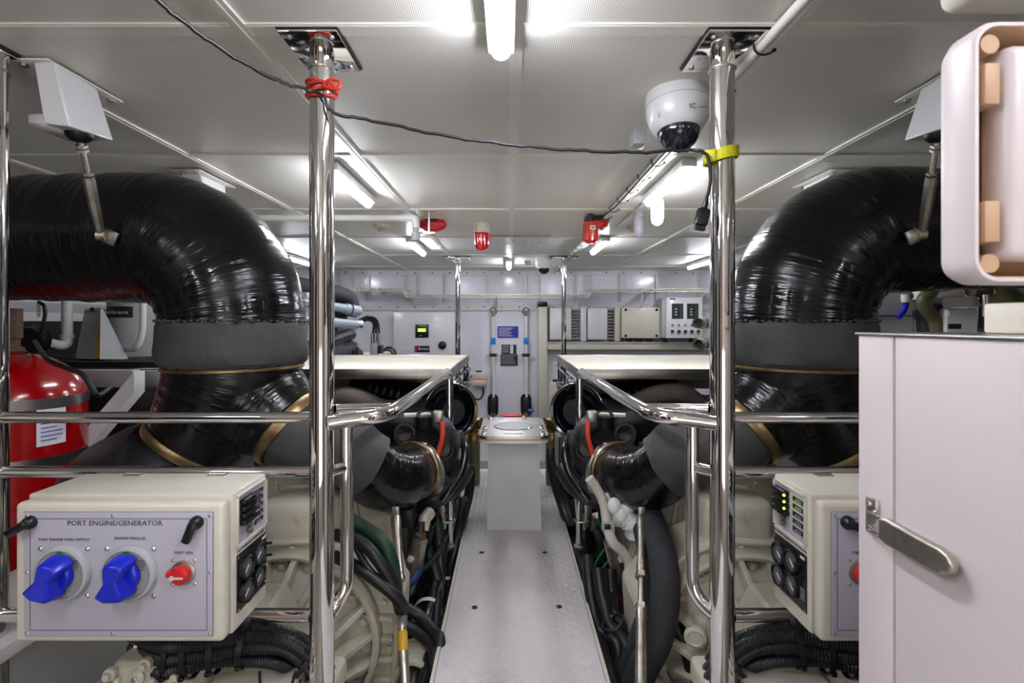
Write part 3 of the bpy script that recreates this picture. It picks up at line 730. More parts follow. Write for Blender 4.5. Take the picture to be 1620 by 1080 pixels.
# ------------------------------------------------------------ things on the ceiling
def dome_cam(x, y, s, label, tilt=0, words=False):
    t = thing('dome_camera', label, 'camera', (x, y, CEIL-.2*s))
    ax = Vector((0, -tilt, -1)).normalized()
    MB().lathe([(.098*s, 0), (.102*s, .02*s), (.103*s, .045*s), (.1025*s, .048*s), (.100*s, .075*s), (.09*s, .105*s), (.078*s, .125*s), (.069*s, .132*s)], (x, y, CEIL), ax, 40).build('housing', 'white', t)
    c = Vector((x, y, CEIL))+ax*.128*s
    MB().lathe([(.068*s*math.cos(a), .068*s*math.sin(a)) for a in [PI/2*k/10 for k in range(10)]]+[(.001, .068*s)], c, ax, 32).build('dome_window', 'glass_dark', t)
    MB().lathe([(.03*s, 0), (.03*s, .02*s)], c+ax*.005, ax, 20).build('lens_mount', 'grey_paint', t)
    MB().torus((x, y, CEIL-.001)+ax*.047*s if False else Vector((x, y, CEIL))+ax*.047*s, ax, .1027*s, .0012*s, 40, 6).build('seam', 'grey_paint', t)
    if words:
        text('IC', .022, Vector((x+.012, y-.1075, CEIL-.085)), FRONT, 'text', t); text('realtime', .008, Vector((x+.042, y-.1035, CEIL-.086)), FRONT, 'text', t)
    for a in (-.9, .9, 2.4):
        v = Vector((math.sin(a), -math.cos(a), 0)); MB().box(Vector((x, y, CEIL-.085*s))+v*.097*s, (.007*s, .006*s, .03*s), .002, R=Matrix.Rotation(a, 3, 'Z')).build('screw_slot', 'grey_paint', t)
dome_cam(.552, 1.66, 1.0, 'large white dome camera behind the pole with the yellow strap', .12, True)
dome_cam(.405, 5.85, 1.0, 'small far white dome camera under the ceiling by the far wall', .1)
tag(MB().box((.475, 1.86, CEIL-.075), (.05, .07, .06), .008).build('cable_gland_box', 'grey_paint'), 'small grey junction box peeping out behind the large dome camera', 'box')
tag(MB().box((.22, 5.9, CEIL-.05), (.08, .06, .05), .01).build('sensor', 'grey_paint'), 'small grey sensor left of the far dome camera', 'sensor')

def beacon(x, y, label):
    t = thing('alarm_beacon', label, 'alarm light', (x, y, CEIL-.22))
    MB().lathe([(.058, 0), (.06, .01), (.057, .075)], (x, y, CEIL), (0, 0, -1), 28).build('base', 'cream', t)
    MB().lathe([(.062, .075), (.062, .088), (.056, .09), (.056, .15), (.05, .18), (.033, .2), (.003, .206)], (x, y, CEIL), (0, 0, -1), 28).build('lens', 'strobe', t)
    q = MB()
    for k in range(12):
        a = 2*PI*k/12; q.cyl((x+.057*math.cos(a), y+.057*math.sin(a), CEIL-.09), (x+.053*math.cos(a), y+.053*math.sin(a), CEIL-.165), .003, n=6)
    q.build('lens_ribs', 'strobe', t)
beacon(-.205, 3.83, 'red alarm beacon with cream base hanging near the ceiling centre')
t = thing('oval_strobe', 'oval red strobe lamp on the ceiling behind the white pipe end', 'alarm light', (-.56, 3.72, CEIL-.08))
MB().ball((-.56, 3.72, CEIL-.03), 1, (.105, .07, .055), 24).build('lens', 'strobe', t)
MB().lathe([(.07, 0), (.075, .02)], (-.56, 3.72, CEIL), (0, 0, -1), 24).build('base', 'charcoal', t)
t = thing('alarm_horn', 'orange-red alarm horn with a small white label', 'alarm', (.565, 3.5, CEIL-.22))
MB().lathe([(.05, .06), (.054, .07), (.054, .16), (.05, .165)], (.565, 3.5, CEIL), (0, 0, -1), 26).build('body', 'strobe_orange', t)
MB().lathe([(.05, .165), (.05, .185), (.03, .2), (.003, .203)], (.565, 3.5, CEIL), (0, 0, -1), 26).build('lens', 'strobe', t)
MB().cyl((.565, 3.5, CEIL), (.565, 3.5, CEIL-.06), .02).build('stem', 'charcoal', t)
MB().bb((.555, 3.444, CEIL-.115), (.59, 3.446, CEIL-.09)).build('label', 'paper', t); MB().bb((.56, 3.4435, CEIL-.108), (.585, 3.4440, CEIL-.097)).build('label_print', 'text', t)
t = thing('caged_strobe', 'red strobe in a dark cage beside the alarm horn', 'alarm light', (.63, 3.62, CEIL-.09))
MB().lathe([(.09, 0), (.09, .02), (.07, .03)], (.63, 3.62, CEIL), (0, 0, -1), 24).build('base', 'charcoal', t)
MB().ball((.63, 3.62, CEIL-.03), 1, (.085, .07, .055), 24).build('lens', 'strobe', t)
for k in range(6):
    a = 2*PI*k/6; MB().tube(spl([(.63+.09*math.cos(a), 3.62+.08*math.sin(a), CEIL-.02), (.63+.07*math.cos(a+.3), 3.62+.06*math.sin(a+.3), CEIL-.07), (.63+.02*math.cos(a+.6), 3.62+.02*math.sin(a+.6), CEIL-.09)], 4), .003, 6).build('cage_bar', 'rust', t)
def smoke(x, y, label):
    t = thing('smoke_detector', label, 'smoke detector', (x, y, CEIL-.05))
    MB().lathe([(.068, 0), (.07, .02), (.06, .028), (.032, .03), (.03, .048), (.02, .052)], (x, y, CEIL), (0, 0, -1), 28).build('body', 'cream', t)
    MB().lathe([(.0315, .033), (.0315, .04)], (x, y, CEIL), (0, 0, -1), 20, cap=False).build('vent', 'text', t)
smoke(-.975, 3.9, 'round cream smoke detector under the white ceiling pipe')
smoke(.99, 3.95, 'round cream smoke detector behind the unlit glass lamp')
# bulkhead glass lamps on short arms
def glass_lamp(x, y, lit, label):
    t = thing('glass_lamp', label, 'lamp', (x, y, CEIL-.2))
    MB().bb((x-.035, y-.02, CEIL-.02), (x+.035, y+.5, CEIL), .004).build('arm', 'white', t)
    MB().cyl((x, y, CEIL-.02), (x, y, CEIL-.05), .036).build('socket', 'grey_paint', t)
    MB().lathe([(.034, 0), (.036, .02), (.036, .09), (.03, .12), (.015, .135), (.002, .138)], (x, y, CEIL-.05), (0, 0, -1), 24, cap=False).build('globe', 'globe_light' if lit else 'glass_clear', t)
    if not lit: MB().ball((x, y, CEIL-.14), .02, (1, 1, 1.3), 14).build('bulb', 'white', t)
glass_lamp(.86, 2.93, True, 'lit white glass lamp right of the aisle ceiling')
glass_lamp(.865, 3.36, False, 'unlit clear glass lamp beyond the lit one')
# white PVC pipe across the ceiling with a spray nozzle
t = thing('ceiling_pipe', 'white plastic pipe running across the ceiling to a spray nozzle', 'pipe', (-1.4, 3.35, CEIL-.08))
MB().tube([(-3.2, 3.36, CEIL-.055), (-.70, 3.36, CEIL-.055)], .021, 16).build('pipe', 'pvc', t)
MB().tube(spl([(-.72, 3.36, CEIL-.055), (-.64, 3.36, CEIL-.055), (-.62, 3.36, CEIL-.075), (-.618, 3.36, CEIL-.12)], 5), .026, 16).build('elbow', 'pvc', t)
MB().lathe([(.022, 0), (.022, .03), (.03, .035), (.028, .085), (.02, .09)], (-.618, 3.36, CEIL-.12), (0, 0, -1), 20).build('nozzle', 'grey_paint', t)
for x in (-2.6, -1.7, -.9): MB().torus((x, 3.36, CEIL-.055), (1, 0, 0), .022, .004, 20, 6).build('clip', 'white', t)
t = thing('pipe_hanger', 'steel T hanger rod with round ceiling flange beside the spray nozzle', 'hanger', (-.54, 3.42, CEIL-.16))
MB().lathe([(.04, 0), (.036, .006), (.01, .008)], (-.54, 3.42, CEIL), (0, 0, -1), 20).build('flange', 'steel', t)
MB().cyl((-.54, 3.42, CEIL), (-.54, 3.42, CEIL-.155), .008, n=12).build('rod', 'steel', t)
MB().bb((-.60, 3.412, CEIL-.15), (-.50, 3.428, CEIL-.138)).build('clip_bar', 'steel', t)
# cable conduit with black ties along the right batten
t = thing('cable_conduit', 'cream ceiling cable conduit with black cable ties running aft to front', 'conduit', (.70, 3.5, CEIL-.04))
MB().tube([(.668, -.3, CEIL-.02), (.668, 7.25, CEIL-.02)], .0125, 14).build('tube', 'ceil_trim', t)
MB().tube([(.693, -.3, CEIL-.017), (.693, 7.25, CEIL-.017)], .009, 12).build('tube', 'ceil_trim', t)
for k in range(28):
    y = .62+k*.24; MB().tube(spl([(.648, y, CEIL-.006), (.652, y, CEIL-.03), (.672, y+.005, CEIL-.038), (.70, y+.012, CEIL-.03), (.712, y+.018, CEIL-.016)], 3), .0028, 6).ball((.714, y+.02, CEIL-.018), .006, n=6).build('cable_tie', 'black', t)
tag(MB().tube(spl([(.655, 1.9, CEIL-.036), (.657, 2.6, CEIL-.038), (.655, 3.1, CEIL-.038), (.64, 3.4, CEIL-.036), (.70-.03, 3.58, CEIL-.04), (.69, 3.6, CEIL-.03)], 6), .005, 8).build('thin_cable', 'black'), 'thin black cable along the conduit to the caged strobe', 'cable')
# row of rings hanging from a bar
t = thing('ring_rail', 'thin bar with five grey rings at the ceiling right of the red beacon', 'ring rail', (.13, 4.3, CEIL-.1))
MB().tube([(-.2, 4.32, CEIL-.01), (.36, 4.32, CEIL-.01)], .006, 8).build('bar', 'grey_paint', t)
for k in range(5): MB().torus((-.01+k*.078, 4.32, CEIL-.045), (0, 1, 0), .031, .0022, 24, 6).build('ring', 'grey_paint', t)
# black cable slung between the poles
c = [P(240, -6, .95), P(300, 42, 1.02), P(370, 90, 1.1), P(440, 128, 1.22), P(486, 142, 1.33), P(512, 152, 1.335), P(527, 178, 1.345), P(600, 193, 1.38), P(700, 214, 1.38), P(800, 228, 1.38), P(900, 237, 1.38), P(1000, 241, 1.37), P(1080, 238, 1.36), P(1108, 239, 1.345), P(1120, 250, 1.34), P(1124, 285, 1.335), P(1117, 318, 1.33)]
t = thing('power_cable', 'black power cable slung between the two chrome poles', 'cable', (0, 1.38, 1.5))
pts = spl(c, 8)
for i, v in enumerate(pts): pts[i] = v+Vector((0, 0, .0015*math.sin(i*1.1)+.001*math.sin(i*2.7)))
MB().tube(pts, .0045, 10).build('cord', 'hose', t)
e = P(1117, 318, 1.33); dd = Vector((-.012, 0, -.05))
MB().tube([e, e+dd*.35, e+dd*.4], [.0065, .0075, .012], 12).build('strain_relief', 'black', t)
R = Matrix.Rotation(.22, 3, 'Y'); MB().box(e+dd*.85, (.032, .024, .045), .005, R=R).box(e+dd*1.42, (.026, .019, .012), .002, R=R).build('plug', 'black', t)
# orange cord knot
t = thing('cord_tie', 'orange-red cord knotted round the left chrome pole', 'cord', (NP, 1.38, 1.8))
zc = P(0, 141, 1.36).z
for k in range(4):
    pts = [Vector((NP+(.0375+.002*(k % 2))*math.cos(a), 1.38+(.0375+.002*(k % 2))*math.sin(a), zc+.008*k-.012+.01*math.sin(a+k*1.4))) for a in [2*PI*i/28 for i in range(28)]]
    MB().tube(pts, .0042, 8, closed=True).build('loop', 'orange', t)
for s_, L in ((1, .035), (-1, .03)):
    MB().tube(spl([(NP+.02, 1.335, zc), (NP+.04, 1.33, zc+.012*s_), (NP+.065, 1.33, zc+.006*s_), (NP+.06, 1.328, zc-.014), (NP+.035, 1.33, zc-.01*s_)], 5), .004, 8).build('knot_end', 'orange', t)
# yellow strap
t = thing('yellow_strap', 'yellow hook and loop strap round the right chrome pole', 'strap', (.582, 1.38, 1.65))
zc = P(0, 241, 1.35).z; mb = MB(); n = 40; vs = []
for k in range(n):
    a = 2*PI*k/n; x = .582+(.0395 if math.cos(a) > -.6 else .047)*math.cos(a); y = 1.38+.040*math.sin(a); z = zc+.009*math.cos(a)
    for r_, dz in ((0, -.015), (0, .015), (.003, .015), (.003, -.015)):
        v = Vector((math.cos(a), math.sin(a), 0)); vs.append(Vector((x, y, z+dz))+v*r_)
fs = [(k*4+j, ((k+1) % n)*4+j, ((k+1) % n)*4+(j+1) % 4, k*4+(j+1) % 4) for k in range(n) for j in range(4)]
mb.add(vs, fs).build('loop', 'yellow', t); MB().box((.538, 1.352, zc-.008), (.028, .004, .032), .001, R=Matrix.Rotation(-.5, 3, 'Z')).build('strap_end', 'yellow', t)
# ------------------------------------------------------------ far wall equipment
def PB(x0, y0, x1, y1, d, th=.1, r=0, mb=None):   # box whose near face covers a picture rectangle at depth d
    a = P(x0, y1, d); b = P(x1, y0, d)
    return (mb or MB()).bb((a.x, d, a.z), (b.x, d+th, b.z), r)
def uprights():
    for k, px in enumerate((538, 582, 646, 664, 706, 772, 832, 851, 907, 930, 983, 1040, 1106)):
        c = P(px, 450, 7.26); t = tag(PB(px-2, 430, px+2, 476 if k % 3 else 470, 7.255, .03).build('shelf_upright', 'white'), ('leftmost', 'second', 'third', 'fourth', 'fifth', 'sixth', 'seventh', 'eighth', 'ninth', 'tenth', 'eleventh', 'twelfth', 'rightmost')[k]+' slotted white shelf upright along the far wall, counted from the left', 'shelf upright', 'slotted uprights on the far wall')
        for j in range(5): MB().bb((c.x-.004, 7.251, 1.86-j*.07), (c.x+.004, 7.2555, 1.885-j*.07)).build('slot', 'grey_paint', t)
uprights()
def wire_shelf(x0, x1, py, d, label):
    a = P(x0, py, d); b = P(x1, py, d); z = a.z; t = thing('wire_shelf', label, 'wire shelf', ((a.x+b.x)/2, d, z))
    MB().tube([(a.x, d, z), (b.x, d, z)], .005, 6).build('front_wire', 'cream', t); MB().tube([(a.x, d, z-.035), (b.x, d, z-.035)], .005, 6).build('front_wire', 'cream', t)
    MB().tube([(a.x, 7.2, z), (b.x, 7.2, z)], .005, 6).build('back_wire', 'cream', t)
    MB().tube([(a.x, (d+7.2)/2, z-.006), (b.x, (d+7.2)/2, z-.006)], .005, 6).build('middle_wire', 'cream', t)
    q = MB(); n = int((b.x-a.x)/.05)
    for k in range(n+1):
        x = a.x+(b.x-a.x)*k/n; q.tube([(x, 7.2, z), (x, d, z), (x, d, z-.035)], .004, 4)
    q.build('grid_wires', 'cream', t)['kind'] = 'stuff'
    for x in (a.x+.06, (a.x+b.x)/2, b.x-.06):
        MB().hexa([(x-.004, 7.25, z-.16), (x+.004, 7.25, z-.16), (x+.004, 7.25, z-.14), (x-.004, 7.25, z-.14), (x-.004, 7.25, z-.005), (x+.004, 7.25, z-.005), (x+.004, d+.04, z-.005), (x-.004, d+.04, z-.005)]).build('bracket', 'white', t)
wire_shelf(556, 640, 456, 6.75, 'cream wire shelf left of the white cabinet')
wire_shelf(641, 930, 466, 6.8, 'long lower cream wire shelf over the gauge tubes')
wire_shelf(932, 1135, 457, 6.75, 'cream wire shelf above the beige box and control panel')

t = thing('wall_cabinet', 'white wall cabinet with green lit display and black knob', 'cabinet', (-1.2, 7.1, .7))
PB(622, 494, 718, 568, 7.0, .26, .01).build('body', 'white', t)
PB(624, 496, 712, 566, 6.985, .015, .004).build('door', 'white', t)
q = PB(657, 513, 678, 534, 6.975, .01, .003).build('display_unit', 'black', t); PB(661, 519.5, 673.5, 524.5, 6.972, .003).build('screen', 'lcd', q)
PB(662, 514.5, 674, 515.3, 6.973, .002).build('panel_print', 'paper', q); PB(664, 530, 667, 531, 6.973, .002).build('panel_print', 'paper', q)
PB(656, 547, 679.5, 557, 6.98, .005).build('sticker', 'black', t)
PB(656.3, 547.6, 659.5, 556.4, 6.978, .002).build('sticker_print', 'red', t); PB(661.5, 550, 664.5, 554, 6.977, .003).build('sticker_print', 'sky_blue', t)
text('Power', .058, P(670.5, 551.5, 6.976), FRONT, 'paper', t)
c = P(700, 546, 6.985); KN = MB().lathe([(.056, 0), (.056, .012), (.045, .016)], c, (0, -1, 0), 28).build('knob', 'black', t); MB().box(c+Vector((0, -.02, 0)), (.08, .012, .014), .003).build('knob_grip', 'charcoal', KN)

# gauge tubes
for px, lab in ((780, 'clear level gauge tube left of the blue notice'), (832, 'clear level gauge tube right of the blue notice')):
    a = P(px, 494, 7.2); b = P(px+1, 628, 7.2); t = thing('level_gauge', lab, 'gauge', b)
    MB().tube([a, b], .026, 14).build('glass_tube', 'pvc', t)
    MB().lathe([(.055, 0), (.055, .03), (.03, .05), (.03, .09)], a+Vector((0, .09, .02)), (0, -1, 0), 20).build('top_fitting', 'chrome', t)
    MB().cyl(a+Vector((0, -.0, .03)), a+Vector((0, 0, -.05)), .034).build('fitting_nut', 'chrome', t)
    PB(px-3.5, 534, px+4, 544, 7.165, .07, .003).build('marker', 'sky_blue', t)
    PB(px-6, 559, px+6, 564, 7.17, .06, .003).build('clamp', 'charcoal', t); PB(px-11, 561, px+11, 563, 7.23, .02).build('clamp_bar', 'steel', t)
    mb = MB(); mb.prism(rr(-.075, .075, -.16, .16, .07, 5), .06, Matrix.Translation(P(px, 640, 7.24)) @ FRONT.to_4x4()); mb.build('valve_plate', 'black', t)
    PB(px-4, 630, px+4, 652, 7.12, .06, .01).build('valve', 'charcoal', t)
    MB().cyl(P(px, 652, 7.15), P(px, 672, 7.15), .035).build('bottom_nut', 'chrome', t); MB().cyl(P(px, 660, 7.15), P(px, 700, 7.15), .022).build('drain_pipe', 'steel', t)
    if px > 800: MB().cyl(P(px+4, 649, 7.14), P(px+13, 649, 7.14), .02).build('lever', 'sky_blue', t)
t = tag(PB(787, 516, 820, 534, 7.285, .012).build('blue_notice', 'blue_label'), 'blue printed notice between the gauge tubes', 'notice')
for k in range(6): PB(789, 518.5+k*2.4, 812-(k*3) % 7, 519.4+k*2.4, 7.283, .002).build('print_line', 'paper', t)
t = tag(PB(793.5, 545, 817, 559.5, 7.285, .012).build('black_notice', 'charcoal'), 'black printed notice with a white picture, directly below the blue one', 'notice')
PB(807, 545.5, 812, 559, 7.283, .002).build('picture', 'paper', t)
for k in range(4): PB(795, 547+k*3, 805, 547.8+k*3, 7.283, .002).build('print_line', 'paper', t)
t = tag(PB(792, 560.5, 819, 578, 7.285, .012).build('text_plate', 'charcoal'), 'black plate with dense small print, lowest of the three notices', 'notice')
for k in range(6): PB(793.5, 562+k*2.5, 817-(k*5) % 6, 562.8+k*2.5, 7.283, .002).build('print_line', 'grey_paint', t)
# coolant bottle with hose
t = thing('expansion_bottle', 'translucent wall bottle holding pink coolant', 'bottle', P(757, 612, 7.15))
PB(744, 589, 771, 601, 7.1, .16, .03).build('upper_half', 'cream', t); PB(744.5, 600, 770.5, 611, 7.102, .155, .03).build('coolant', 'pinkish', t)
MB().cyl(P(757.5, 590, 7.18), P(757.5, 586, 7.18), .045).build('cap', 'black', t)
tag(MB().tube(spl([P(764, 612, 7.15), P(764, 624, 7.15), P(757, 632, 7.15), P(746, 625, 7.15), P(735, 610, 7.1), P(728, 606, 7.1)], 5), .012, 8).build('bottle_hose', 'black'), 'thin black hose looping out of the coolant bottle', 'hose')
# vertical white conduit with black cap and toothed edge
t = thing('slotted_conduit', 'tall white slotted conduit with a black cap beside the gauge tubes', 'conduit', P(859, 665, 7.1))
PB(852, 484, 866, 668, 7.1, .18, .01).build('duct', 'cream', t); PB(850.5, 477, 866.5, 485, 7.08, .2, .02).build('cap', 'black', t)
q = MB()
for k in range(60): PB(850.5, 487+k*3, 852.2, 488.4+k*3, 7.12, .1, mb=q)
q.build('teeth', 'cream', t)['kind'] = 'stuff'
def charger(x0, x1, lab):
    t = thing('battery_charger', lab, 'charger', P((x0+x1)/2, 540, 7.1))
    PB(x0, 487, x1, 537, 7.08, .16, .01).build('front_cover', 'white', t); PB(x0-3, 486, x1+1, 540, 7.2, .08).build('back_plate', 'grey_paint', t)
    q = MB()
    for k in range(10): PB(x1+1, 489+k*5, x1+10+2*(k % 2), 491.6+k*5, 7.16, .08, .008, q)
    q.build('cooling_fins', 'grey_paint', t)
    PB(x1-6, 533.5, x1-4, 534.5, 7.078, .003).build('indicator_led', 'yellow', t)
charger(870, 904, 'white charger with cooling fins right behind the far right pole')
charger(930, 961, 'white charger with cooling fins left of the beige box')
tag(PB(919, 486, 928, 540, 7.1, .16, .01).build('blank_cover', 'white'), 'narrow white cover strip between the two chargers', 'cover')
tag(PB(973, 486, 982, 540, 7.1, .16, .01).build('blank_cover', 'cream'), 'narrow cream cover strip left of the beige box', 'cover')
t = thing('junction_box', 'beige screwed box left of the control panel with two dark screens', 'box', P(1015, 536, 7.1))
LD = PB(984, 486, 1045, 535, 7.05, .2, .015).build('lid', 'cream', t)
for px, py in ((990, 490), (1039, 490), (990, 531), (1039, 531)): MB().bolt(P(px, py, 7.05), (0, -1, 0), .015, .008).build('screw', 'dark', LD)
for px in (995, 1011, 1027): MB().cyl(P(px, 535, 7.12), P(px, 540, 7.12), .035).build('cable_gland', 'black', t)
t = thing('alarm_console', 'white control panel with two dark screens and a row of buttons', 'control panel', P(1080, 535, 7.0))
PB(1047, 472, 1055, 534, 6.98, .25, .01).build('side', 'grey_paint', t); PB(1054, 470, 1112, 535, 6.95, .28, .015).build('face', 'white', t)
for x0 in (1063, 1087):
    sc_ = PB(x0, 480, x0+18, 504, 6.945, .006).build('screen', 'charcoal', t)
    q = MB()
    for k in range(8): PB(x0+13.5, 482+k*2.5, x0+15.5, 483.2+k*2.5, 6.943, .003, mb=q)
    q.build('status_leds', 'green', sc_)
    for k in range(3): PB(x0+5, 488+k*4.5, x0+8, 489.5+k*4.5, 6.943, .003).build('screen_icon', 'paper', sc_)
PB(1060, 471.5, 1068, 474, 6.945, .006).build('badge', 'blue_label', t)
for k in range(5):
    MB().cyl(P(1064+k*10.2, 524, 6.95), P(1064+k*10.2, 524, 6.92), .022).build('push_button', 'black', t)
    MB().cyl(P(1064+k*10.2, 514, 6.95), P(1064+k*10.2, 514, 6.935), .012).build('toggle', 'charcoal', t)
for px in (1052, 1093): MB().cyl(P(px, 535, 7.1), P(px, 541, 7.1), .03).build('cable_gland', 'black', t)
t = thing('cable_trunking', 'long cream cable trunking under the chargers and beige box', 'trunking', P(985, 556, 7.15))
PB(866, 542, 1125, 553, 7.12, .17, .01).build('trunk', 'cream', t); PB(866, 541, 1125, 542.5, 7.10, .19).build('lid', 'white', t)
# two cream pipes with open ends
for py, lab in ((511, 'upper cream pipe with open end beside the control panel'), (544, 'lower cream pipe with open end beside the control panel')):
    c = P(1108, py, 4.6); ax = Vector((-.55, -.8, 0)).normalized(); t = thing('open_pipe', lab, 'pipe', c)
    MB().lathe([(.046, .1), (.046, 0), (.055, 0), (.055, -.05), (.051, -.05), (.051, -2.74)], c, ax, 28, cap=False).build('pipe', 'cream', t)
    MB().lathe([(.046, -.04), (.0, -.041)], c, ax, 24, cap=False).build('inner_plug', 'olive', t)
# jerrycan
t = thing('jerrycan', 'cream plastic jerrycan with black cap by the slotted conduit', 'jerrycan', P(880, 665, 6.5))
PB(871, 605, 892, 690, 6.4, .25, .03).build('body', 'cream', t); MB().cyl(P(879, 605, 6.5), P(879, 600, 6.5), .04).build('cap', 'black', t); PB(882, 614, 887, 619, 6.39, .012).build('label', 'charcoal', t)
tag(MB().bb((-3.0, 3.95, .86), (-1.26, 5.4, .885), .004).bb((-2.9, 4.0, -.8), (-2.8, 4.1, .86)).bb((-1.4, 5.2, -.8), (-1.3, 5.3, .86)).build('side_bench', 'cream'), 'low cream bench behind the left table under pipes and valve block', 'bench')
# hoses and fittings on the left beyond the table
def pipe(name, lab, cat, pts, r, m, n=14, grp=None, k=6): return tag(MB().tube(spl(pts, k), r, n).build(name, m), lab, cat, grp)
pipe('foam_pipe', 'thick dark foam lagged pipe ending in an elbow, top left of the far corner', 'pipe', [P(330, 420, 3.4), P(440, 444, 4.0), P(520, 460, 4.6), P(548, 468, 4.85), P(557, 480, 4.9), P(553, 500, 4.9)], .068, 'foam', 20)
t = thing('blue_grey_pipe', 'upper blue grey plastic pipe with an end coupling', 'pipe', P(520, 485, 4.4))
MB().tube([P(430, 470, 3.8), P(553, 489, 4.6)], .04, 18).build('pipe', 'pipe_blue_grey', t); MB().tube([P(545, 488, 4.55), P(567, 492, 4.7)], .05, 18).build('coupling', 'pipe_blue_grey', t); MB().torus(P(553, 489, 4.6), P(567, 492, 4.7)-P(553, 489, 4.6), .049, .006, 20, 6).build('clamp', 'black', t)
t = thing('blue_grey_pipe', 'lower blue grey plastic pipe with hose tails', 'pipe', P(520, 508, 4.4))
MB().tube([P(430, 500, 3.8), P(566, 514, 4.6)], .042, 18).build('pipe', 'pipe_blue_grey', t)
MB().torus(P(532, 510.5, 4.4), (1, .4, 0), .044, .006, 20, 6).build('clamp', 'black', t); MB().torus(P(480, 505, 4.1), (1, .4, 0), .044, .006, 20, 6).build('clamp', 'black', t)
MB().cyl(P(560, 513, 4.58), P(572, 514, 4.62), .048).build('end_ring', 'steel', t)
for k in range(3):
    pipe('curved_hose', ('outermost', 'middle', 'innermost')[k]+' of three thin black hoses arching down to the manifold block', 'hose', [P(568, 506+k*3, 4.7), P(585-k*2, 500+k*3, 4.75), P(597-k*3, 508+k*2, 4.8), P(600-k*5, 530, 4.8), P(600-k*5.5, 545, 4.8)], .011, 'hose', 8, 'thin hoses to the manifold block')
t = thing('manifold_block', 'small steel valve block at the back edge of the left table', 'valve block', P(592, 560, 4.8))
PB(585, 543, 596, 561, 4.78, .1, .004).build('block', 'grey_paint', t); PB(598, 546, 603, 559, 4.8, .1, .004).build('block', 'charcoal', t)
for px in (589, 594, 600): MB().cyl(P(px, 527, 4.8), P(px, 544, 4.8), .014).build('fitting', 'steel', t)
pipe('lagged_hose', 'dark lagged hose lying beyond the left table with ribbed cuff', 'hose', [P(400, 588, 3.95), P(470, 574, 4.1), P(530, 560, 4.4), P(552, 552, 4.6), P(566, 562, 4.7)], .062, 'foam', 18)
t = thing('ribbed_cuff', 'black ribbed rubber cuff at the end of the lagged hose', 'cuff', P(558, 556, 4.6))
for k in range(4): MB().torus(P(545+k*6, 555.5-k*.6, 4.52+k*.05), (1, .5, .1), .062, .016, 24, 8).build('rib', 'charcoal' if k % 2 else 'black', t)
pipe('bent_hose', 'fat black hose bending down between the blue grey pipes', 'hose', [P(535, 470, 4.9), P(540, 490, 4.95), P(533, 512, 4.95), P(536, 535, 4.9), P(555, 552, 4.85)], .075, 'charcoal', 18)
pipe('straight_lagged_hose', 'charcoal hose running behind the left chrome pole above the table', 'hose', [P(430, 560, 3.9), P(500, 545, 4.4), P(555, 528, 4.9)], .06, 'charcoal', 16)
for k in range(3):
    tag(PB(468, (462, 492, 520)[k], 486, (473, 502, 534)[k], 4.15, .08, .01).build('pipe_clamp_block', 'cream'), ('top', 'middle', 'bottom')[k]+' cream clamp block between the pipes left of the left pole', 'clamp block', 'cream pipe clamp blocks')
tag(MB().torus(P(615, 560, 5.2), (0, -1, .2), .07, .012, 24, 8).torus(P(612, 562, 5.15), (0, -1, .2), .06, .012, 24, 8).build('coiled_hose', 'hose'), 'small coil of black hose left of the white cabinet', 'hose coil')

# pedestal with round glass hatch at the end of the walkway
t = thing('pedestal', 'white pedestal with a steel plate and round lid on the walkway', 'pedestal', (.034, 3.05, 0))
MB().hexa([(-.128, 2.92, 0.0), (.190, 2.92, 0), (.190, 3.28, 0), (-.128, 3.28, 0), (-.118, 2.92, .535), (.172, 2.92, .535), (.172, 3.28, .535), (-.118, 3.28, .535)]).build('column', 'white', t)
def slab(z0, z1, m, nm, g=0):
    MB().prism(rr(-.168-g, .222+g, 2.79-g, 3.35+g, .05, 4), z1-z0, Matrix.Translation((0, 0, z0))).build(nm, m, t)
slab(.533, .548, 'white', 'top_board', .002); slab(.548, .556, 'tan', 'edge_strip', .001); slab(.556, .572, 'steel', 'steel_plate')
MB().torus((.027, 3.06, .572), (0, 0, 1), .115, .004, 40, 8).build('lid_ring', 'chrome', t); MB().lathe([(.112, 0), (.112, .003)], (.027, 3.06, .572), n=40).build('lid', 'grey_paint', t)
MB().bb((-.03, 2.825, .572), (.075, 2.855, .575)).build('name_plate', 'chrome', t)
for a, b in ((-.14, 2.84), (.19, 2.84), (-.14, 2.98), (.195, 3.0), (-.05, 3.31), (.1, 3.31), (-.12, 3.28)):
    MB().bb((a-.014, b-.02, .572), (a+.014, b+.02, .585), .003).build('latch', 'chrome', t)
    MB().bolt((a, b, .585), (0, 0, 1), .006, .006).build('bolt', 'chrome', t)
MB().bb((-.125, 2.912, 0), (.187, 2.92, .006)).build('base_trim', 'cream', t)
t = thing('battery_tester', 'red and black meter box standing behind the pedestal', 'meter', (.02, 4.05, .0))
MB().bb((-.07, 3.95, .0), (.11, 4.12, .42)).build('stand', 'grey_paint', t); MB().box((.02, 4.03, .445), (.17, .12, .05), .006).build('case', 'red', t)
MB().bb((-.05, 3.965, .425), (.09, 3.971, .462)).build('display', 'black', t)
text('888', .026, (.02, 3.963, .442), FRONT, 'paper', t)
for x in (-.09, .13): MB().ball((x, 4.0, .43), .02, (1, 1, .8), 12).build('terminal', 'red', t)
